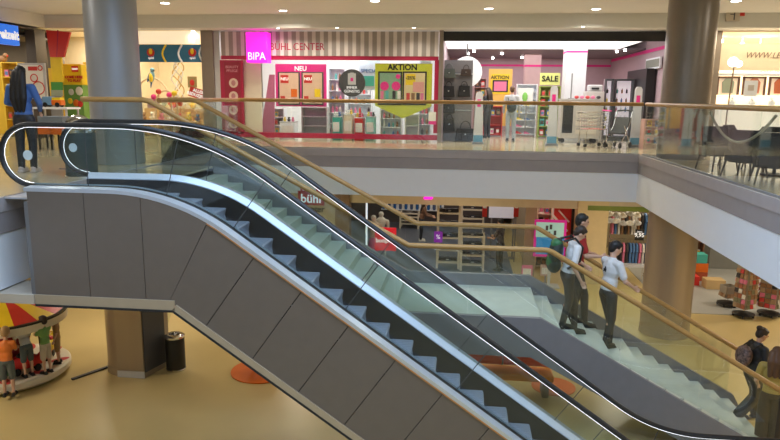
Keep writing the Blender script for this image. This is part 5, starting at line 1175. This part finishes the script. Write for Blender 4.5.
def person(name, lab, loc, rz, H, shirt, pants, hair, hstyle='short', skin=None, pose='stand', lean=0., headpitch=0., headyaw=0.,
           armL=None, armR=None, sleeve='short', legs='long', shoe=None, legpos=None, wide=1., kid=False, cat='person', voxel=None):
    skin = skin or SKIN; shoe = shoe or BLACK
    s = H/1.75; t = thing(name, lab, cat, loc, rz)
    hs = 1.28 if kid else 1.0
    P = dict(TYPE[pose]);
    if legpos: P.update(legpos)
    piv = (0, 0, .93)
    lo = lambda *v: rotY(v, lean, piv)
    sc = lambda v: tuple(Vector(v)*s)
    neck = lo(-.01, 0, 1.47); hc = lo(.02, 0, 1.47+.155*hs)
    R = Euler((0, lean+headpitch, headyaw)).to_matrix(); R = Matrix.Rotation(headyaw, 3, 'Z') @ Matrix.Rotation(lean+headpitch, 3, 'Y')
    hp = lambda x, y, z: hc + R @ Vector((x*hs, y*hs, z*hs))
    eul = R.to_euler()
    shL, shR = lo(-.01, .175*wide, 1.40), lo(-.01, -.175*wide, 1.40)
    armL = armL or ((-.03, .24, 1.13), (.07, .25, .89)); armR = armR or ((-.03, -.24, 1.13), (.07, -.25, .89))
    b = MB()
    L = lambda pts, rad, n=12: b.limb([sc(p) for p in pts], [r*s for r in rad], n)
    S = lambda c, r, rot=None, n=14: b.sph(sc(c), tuple(k*s for k in r), rot, n)
    # torso, neck, head
    S(lo(0, 0, 1.28), (.10, .15*wide, .19), eul if 0 else (0, lean, 0)); S(lo(0, 0, 1.08), (.09, .125*wide, .15), (0, lean, 0)); S((0, 0, .95), (.10, .14*wide, .11))
    L([lo(-.01, 0, 1.40), neck, hp(-.01, 0, -.06)], [.075, .052, .05])
    S(hp(0, 0, .015), (.092*hs, .075*hs, .105*hs), eul); S(hp(.03, 0, -.05), (.06*hs, .052*hs, .065*hs), eul); S(hp(.095, 0, -.012), (.016*hs, .012*hs, .024*hs), eul)
    for y in (-.078, .078): S(hp(-.005, y, -.01), (.018*hs, .009*hs, .03*hs), eul)
    # legs
    for hip, kn, an in (((0, .085, .90), P['kL'], P['aL']), ((0, -.085, .90), P['kR'], P['aR'])):
        L([hip, kn, an], [.082, .052, .034]); mid = Vector(kn).lerp(Vector(an), .3); S((mid.x-.012, mid.y, mid.z), (.052, .05, .11))
        L([(an[0], an[1], an[2]-.02), (an[0]+.13, an[1], an[2]-.045)], [.036, .028])
    # arms and hands
    for sh, (el, wr), sy in ((shL, armL, 1), (shR, armR, -1)):
        L([sh, el, wr], [.05, .038, .025])
        d = (Vector(wr)-Vector(el)).normalized(); w_ = Vector(wr)
        side = d.cross(Vector((0, sy, 0))); side = side.normalized() if side.length > .2 else Vector((1, 0, 0))
        nrm = d.cross(side).normalized()
        pc = w_+d*.05; S(pc, (.038, .017, .045), Matrix((side, nrm, d)).transposed().to_euler())
        for k, ln in enumerate((.062, .072, .068, .052)):
            o_ = (k-1.5)*.019; f0 = w_+d*.075+side*o_; f1 = f0+d*ln*.55+nrm*.006*sy; f2 = f1+d*ln*.35-nrm*.022*(-sy)
            L([f0, f1, f2], [.0095, .0088, .0075], 7)
        t0 = w_+d*.03-side*.028; L([t0, t0+d*.03-side*.025, t0+d*.062-side*.028], [.012, .010, .008], 7)
    vx = voxel or .0075*max(s, .62)
    b.build('body', skin, t, remesh=vx, smooths=3)
    # face
    for y in (-.03, .03): MB().sph(sc(hp(.083, y, .015)), .011*s*hs, n=8).build('eye', EYE, t, smooth=True)
    MB().sph(sc(hp(.086, 0, -.062)), (.008*s*hs, .022*s*hs, .006*s*hs), eul, 8).build('mouth', LIP, t, smooth=True)
    # shirt
    b = MB()
    S(lo(0, 0, 1.29), (.118, .178*wide, .19), (0, lean, 0)); S(lo(0, 0, 1.08), (.112, .150*wide, .17), (0, lean, 0)); S(lo(0, 0, .97), (.118, .155*wide, .10), (0, lean, 0))
    L([lo(-.01, 0, 1.38), lo(-.01, 0, 1.445)], [.10, .068]); L([shL, shR], [.066, .066])
    for sh, (el, wr) in ((shL, armL), (shR, armR)):
        if sleeve == 'short': e = Vector(sh).lerp(Vector(el), .72); L([sh, e], [.066, .060])
        elif sleeve == 'long': L([sh, el, Vector(el).lerp(Vector(wr), .93)], [.066, .050, .036])
    b.build('shirt', shirt, t, remesh=.011*max(s, .6), smooths=3)
    # trousers
    b = MB(); S((0, 0, .93), (.122, .160*wide, .11))
    for hip, kn, an in (((0, .085, .88), P['kL'], P['aL']), ((0, -.085, .88), P['kR'], P['aR'])):
        if legs == 'long': L([hip, kn, (an[0], an[1], an[2]+.0)], [.096, .070, .054])
        elif legs == 'wide': L([hip, kn, (an[0], an[1], an[2]+.03)], [.11, .105, .095])
        else: kk = Vector(hip).lerp(Vector(kn), .98); L([hip, kk], [.098, .084])
    b.build('trousers' if legs != 'shorts' else 'shorts', pants, t, remesh=.011*max(s, .6), smooths=3)
    for an in (P['aL'], P['aR']):
        b = MB(); L([(an[0]-.03, an[1], an[2]-.025), (an[0]+.06, an[1], an[2]-.03), (an[0]+.16, an[1], an[2]-.045)], [.048, .046, .036])
        b.box(sc((an[0]-.08, 0, 0))[0], sc((an[0]+.2, 0, 0))[0], (an[1]-.045)*s, (an[1]+.045)*s, (an[2]-.083)*s, (an[2]-.055)*s)
        b.build('shoe', shoe, t, remesh=.009*max(s, .6), smooths=2)
    # hair
    b = MB()
    S(hp(-.022, 0, .035), (.100*hs, .086*hs, .100*hs), eul); S(hp(-.055, 0, -.005), (.06*hs, .078*hs, .085*hs), eul); S(hp(.035, 0, .082), (.045*hs, .066*hs, .030*hs), eul)
    if hstyle == 'bun': S(hp(-.10, 0, .085), (.055, .055, .05))
    if hstyle == 'long':
        for y in (-.05, 0, .05): L([hp(-.07, y, .0), hp(-.10, y*1.3, -.14), rotY((-.135, y*1.6, 1.22), lean, piv), rotY((-.125, y*1.2, 1.02), lean, piv)], [.06, .06, .055, .025])
    if hstyle == 'mid':
        for y in (-.055, 0, .055): L([hp(-.06, y, 0), hp(-.10, y*1.4, -.14), rotY((-.12, y*1.5, 1.27), lean, piv)], [.065, .062, .035])
    b.build('hair', hair, t, remesh=.010*max(s, .6), smooths=3)
    return t, lo, sc, hp
def snap(x): k = round((x+.12-LX1)/TR)-1; return LX1+TR*(k+1)-.12, LZ-RI*(k+1)
def stepz(x): k = int(math.floor((x-LX1)/TR)); return LZ if k < 0 else max(0, LZ-RI*(k+1))

WT = cmat('white_tshirt', (.74, .73, .72)); DJ = cmat('dark_jeans', (.022, .024, .032)); DT = cmat('dark_trousers', (.05, .043, .04)); RT_ = cmat('red_tshirt', (.42, .02, .02)); DB = cmat('denim_blue_top', (.06, .15, .42)); 
# white T-shirt, back to us, hand on the far rail
Y = 10.95; x, z = snap(at(604, 344, Y)[0]); x -= .08
p4 = person('person', 'person in white T-shirt with a small black back print holding the handrail', (x, Y, z+.003), .45, 1.84, WT, DJ, HAIRB, pose='down', lean=.09, headpitch=.30, headyaw=-.35,
       armR=((.10, -.26, 1.14), (.30, -.22, 1.02)), armL=((.20, .30, 1.17), (.44, .34, 1.10)), skin=SKIN, legpos=dict(aL=(.16, .09, -.07), kL=(.15, .09, .40), kR=(.03, -.09, .50), aR=(-.06, -.09, .08)))
t = p4[0]; q = p4[1](-.135, .01, 1.34); o = MB().obox((0, 0, 0), (.008, .075, .02), (.5, 0, 0)).obox((0, 0, 0), (.008, .07, .02), (-.6, 0, 0)).obox((0, 0, .03), (.008, .02, .06), (0, 0, 0)).build('back_print', BLACK, t, loc=tuple(q)); o.rotation_euler = (0, .2, 0)
# backpack person
Y = 10.55; x, z = snap(at(573, 334, Y)[0]-.02)
bp = person('person', 'person in white T-shirt and glasses wearing a green backpack on the stairs', (x, Y, z+.003), .12, 1.72, WT, DT, HAIRD, pose='down', lean=.22, headpitch=.42, headyaw=-.1, legs='shorts' if 0 else 'long',
       armR=((.02, -.25, 1.10), (.16, -.24, .86)), armL=((.16, .23, 1.14), (.34, .18, 1.02)), legpos=dict(aL=(.20, .09, -.07), kL=(.17, .09, .40), kR=(.03, -.09, .50), aR=(-.06, -.09, .08)))
for y in (-.032, .032): MB().tube([tuple(Vector(bp[2](bp[3](.093, y, .015)))+Vector((0, .024*math.cos(a*PI/5), .018*math.sin(a*PI/5)))) for a in range(10)], .003, 5, closed=True).build('glasses', BLACK, bp[0])
q = Vector((x, Y, z)); t = thing('backpack', 'green and black backpack on the back of the person with glasses', 'backpack', (x, Y, z+.95), .12)
MB().sph((-.02, 0, .30), (.115, .155, .27), (0, .22, 0)).sph((-.03, 0, .12), (.12, .15, .15)).build('main_bag', cmat('pack_black_green', (.018, .03, .022)), t, remesh=.012).location = (-.20, 0, .0)
MB().sph((-.27, 0, .20), (.085, .12, .15), (0, .2, 0)).build('front_pocket', cmat('pack_green', (.03, .15, .05)), t, smooth=True); MB().sph((-.20, 0, .46), (.10, .12, .09)).build('top_flap', cmat('pack_green', (1, 1, 1)), t, smooth=True)
for y in (-.11, .11): MB().tube([(-.12, y, .52), (.06, y, .57), (.19, y, .42), (.15, y*1.2, .2), (-.05, y*1.3, .08)], .02, 8).build('strap', BLACK, t, smooth=True)
# red T-shirt behind
Y = 11.35; x, z = snap(at(580, 325, Y)[0])
person('person', 'black-haired person in a red T-shirt on the stairs behind the green backpack', (x, Y, z+.003), 0, 1.92, RT_, DT, HAIRB, pose='down', lean=.04, headpitch=.15, armL=((.10, .26, 1.13), (.28, .34, 1.04)), armR=((.10, -.22, 1.12), (.33, -.14, 1.10)),
       legpos=dict(aL=(.20, .09, -.07), kL=(.17, .09, .40), kR=(.03, -.09, .50), aR=(-.06, -.09, .08)))
# woman in blue, upper floor, from behind
x, y = fl(29, 172, U)
person('person', 'woman with long black hair in a blue top, seen from behind at the left edge', (x, y, U+.003), 1.75, 1.74, DB, DJ, HAIRB, 'long', pose='stand', sleeve='long', wide=.98, headpitch=.12, shoe=cmat('pale_shoe', (.6, .5, .45)), armL=((.02, .26, 1.15), (.18, .20, 1.10)), armR=((.02, -.26, 1.15), (.16, -.2, 1.02)))
# woman with bun and bag walking off the stairs
x, y = 5.13, 11.2
p5 = person('person', 'person with a dark bun, black top and patterned bag at the foot of the stairs', (x, y+.05, .003), .25, 1.70, cmat('black_top', (.02, .02, .022)), cmat('dark_wide_trousers', (.06, .052, .04)), HAIRD, 'bun', skin=SKIN2, pose='walk', lean=.10, headpitch=.3, headyaw=-.2, legs='wide',
       armR=((.02, -.25, 1.12), (.20, -.22, .95)), armL=((-.02, .25, 1.12), (.10, .24, .9)))
t = thing('shoulder_bag', 'patterned rucksack bag on the back of the person with the dark bun', 'bag', (x, y+.05, 1.05), .25)
MB().sph((-.22, .0, .16), (.11, .17, .19), (0, .15, 0)).build('bag_body', cmat('patterned_cloth', (.14, .085, .07), var=.9, scale=26), t, smooth=True); MB().tube([(-.18, .1, .30), (.0, .12, .40), (.12, .1, .25)], .014, 6).build('strap', BLACK, t); MB().tube([(-.18, -.1, .30), (.0, -.12, .40), (.12, -.1, .25)], .014, 6).build('strap', BLACK, t)
# woman in yellow
x, y = 5.06, 10.62
YT = cmat('mustard_top', (.42, .30, .07))
person('person', 'woman with long brown hair, mustard top and dark skirt at the bottom right corner', (x+.02, y-.2, .003), 1.2, 1.66, YT, cmat('dark_skirt', (.03, .026, .024)), HAIRM, 'mid', pose='stand', legs='wide', lean=.06, headpitch=.25, wide=1.08, armL=((.02, .26, 1.12), (.2, .22, .98)), armR=((.0, -.26, 1.12), (.12, -.26, .9)))
t = thing('hand_bag', 'small dark red handbag hanging from the hand of the person with the dark bun', 'bag', (5.40, 11.02, .52), .9)
MB().box(-.11, .11, -.04, .04, 0, .17).build('body', cmat('wine_bag', (.22, .02, .03)), t, bevel=.02); MB().tube([(.08*math.cos(PI*k/8), 0, .16+.16*math.sin(PI*k/8)) for k in range(9)], .008, 6).build('handle', BLACK, t)
# man in patterned shirt in the lower shop; bending shopper
x, y = fl(499, 271, 0)
person('person', 'person in a patterned dark shirt standing before the lower display table', (x, y, .015), 2.6, 1.70, cmat('pattern_shirt', (.10, .08, .09), var=.9, scale=22), cmat('grey_trousers', (.06, .055, .05)), HAIRB, pose='stand', armL=((.12, .22, 1.12), (.32, .16, 1.10)), armR=((.10, -.24, 1.12), (.28, -.14, 1.12)), headpitch=.3, voxel=.012)
x, y = fl(421, 241, 0)
person('person', 'shopper in brown top and black trousers leaning over goods deep in the lower shop', (x, y, .015), .1, 1.62, cmat('brown_top', (.18, .09, .05)), DJ, HAIRD, 'mid', pose='stand', lean=.25, armL=((.20, .22, 1.12), (.45, .18, 1.05)), armR=((.20, -.22, 1.12), (.45, -.18, 1.05)), sleeve='long', shoe=PAPER, voxel=.012)
# upper shopper with backpack
x, y = fl(511, 141, U); y = min(y, 20.9); x = ax(511, y, 120)
person('person', 'shopper in pale grey clothes with a dark backpack in the handbag shop', (x, y, U+.003), 1.5, 1.68, cmat('pale_grey_top', (.50, .52, .55)), cmat('pale_jeans', (.36, .42, .48)), HAIRM, 'short', pose='stand', sleeve='long', headpitch=.15, voxel=.012)
t = thing('backpack', 'dark teal backpack on the shopper in pale grey clothes', 'backpack', (x, y, U+.95), 1.5)
MB().sph((-.20, 0, .12), (.10, .16, .20)).build('main_bag', cmat('bag_dark_teal', (.04, .06, .07)), t, smooth=True); MB().tube([(-.16, .1, .28), (.02, .12, .45), (.12, .1, .3)], .014, 6).build('strap', BLACK, t)
x, y = fl(487, 145, U); y = 22.3; x = ax(487, y, 120)
person('person', 'dark clothed shopper half hidden behind the white gate of the handbag shop', (x, y, U+.003), 2.5, 1.66, cmat('black_top', (1, 1, 1)), DJ, HAIRD, 'mid', sleeve='long', voxel=.014)
# children at the carousel
c = CAR.location
def at_floor(px, py, z): return fl(px, py, z)
x, y = fl(57, 372, PLZ)
x, y = -7.76, 10.98
person('child', 'child in a green T-shirt standing on the carousel platform, right side', (x, y, PLZ+.003), 2.9, 1.10, cmat('green_tshirt', (.20, .42, .13)), cmat('pale_shorts', (.55, .50, .42)), HAIRD, kid=True, legs='shorts', cat='child', armR=((.10, -.20, 1.25), (.16, -.06, 1.52)), armL=((.10, .20, 1.25), (.16, .08, 1.50)))
x, y = fl(10, 388, PLZ)
person('child', 'child in an orange T-shirt and dark shorts stepping on the carousel edge, left', (-8.06, 10.30, .08), 1.9, 1.24, cmat('orange_tshirt', (.75, .20, .03)), cmat('slate_shorts', (.09, .12, .13)), cmat('hair_blond', (.40, .24, .10)), kid=True, legs='shorts', cat='child', lean=.15, headpitch=.2, armR=((.12, -.2, 1.2), (.36, -.16, 1.15)))
person('child', 'blond child in a white T-shirt bending over the green ride vehicle', (-8.02, 10.80, PLZ+.003), 2.6, 1.14, cmat('white_tshirt', (1, 1, 1)), cmat('slate_shorts', (1, 1, 1)), cmat('hair_blond', (1, 1, 1)), kid=True, legs='shorts', cat='child', lean=.45, headpitch=.1, armR=((.22, -.2, 1.1), (.36, -.14, .95)), armL=((.22, .2, 1.1), (.36, .14, .95)))
person('child', 'dark-haired child in a brown top behind the green-shirted one on the carousel', (-7.84, 11.46, PLZ+.003), 3.6, 1.0, cmat('tan_top', (.42, .24, .10)), cmat('tan_shorts', (.36, .22, .10)), HAIRD, kid=True, legs='shorts', cat='child')
person('child', 'dark-haired child with red top behind the centre post of the carousel', (-8.2, 11.55, PLZ+.003), 4.2, 1.12, RT_, DT, HAIRB, kid=True, cat='child')
# ---- put every origin-based empty at its base
def rebase(o, loc):
    L = Vector(loc)-o.location
    o.location = loc
    for ch in [c_ for c_ in COL.objects if c_.parent == o]: ch.location = ch.location-L
rebase(E0, (-.4, 8.165, 0)); rebase(S0, (.2, 10.9, 0))
# ================================================================== LIGHT
w = bpy.data.worlds.new('world'); SC.world = w; w.use_nodes = True
w.node_tree.nodes['Background'].inputs[0].default_value = (.62, .76, 1, 1); w.node_tree.nodes['Background'].inputs[1].default_value = .5
area('skylight', ((SKX0+SKX1)/2, (SKY0+SKY1)/2, ZC+1.2), SKX1-SKX0, 1080, (.56, .74, 1), sy=SKY1-SKY0)
# shop and hall fittings
def hall_lamp(x, y, z, e, col=(1, .88, .70), s=.6): area('ceiling_lamp', (x, y, z-.03), s, e, col)
for x in (-9, -4.5, 0, 4.5, 9): hall_lamp(x, 17.6, U-1.16, 42)
for x, y in ((-13, 5), (-13, 10), (-9, 5), (-9, 10), (-9, 14), (7, 4), (7, 9), (8, 13), (13, 8)): hall_lamp(x, y, ZC-.02, 50, (1, .93, .82))
for x, y in ((-13, 6), (-12, 11), (-9.5, 8.5), (-8, 14), (7.5, 6), (8, 12), (13, 10)): hall_lamp(x, y, U-1.16, 60 if x < 0 else 105)
vs = SC.view_settings; SC.view_settings.view_transform = 'Standard'; vs.look = 'None'; vs.gamma = 1; vs.exposure = .08; vs.use_curve_mapping = False
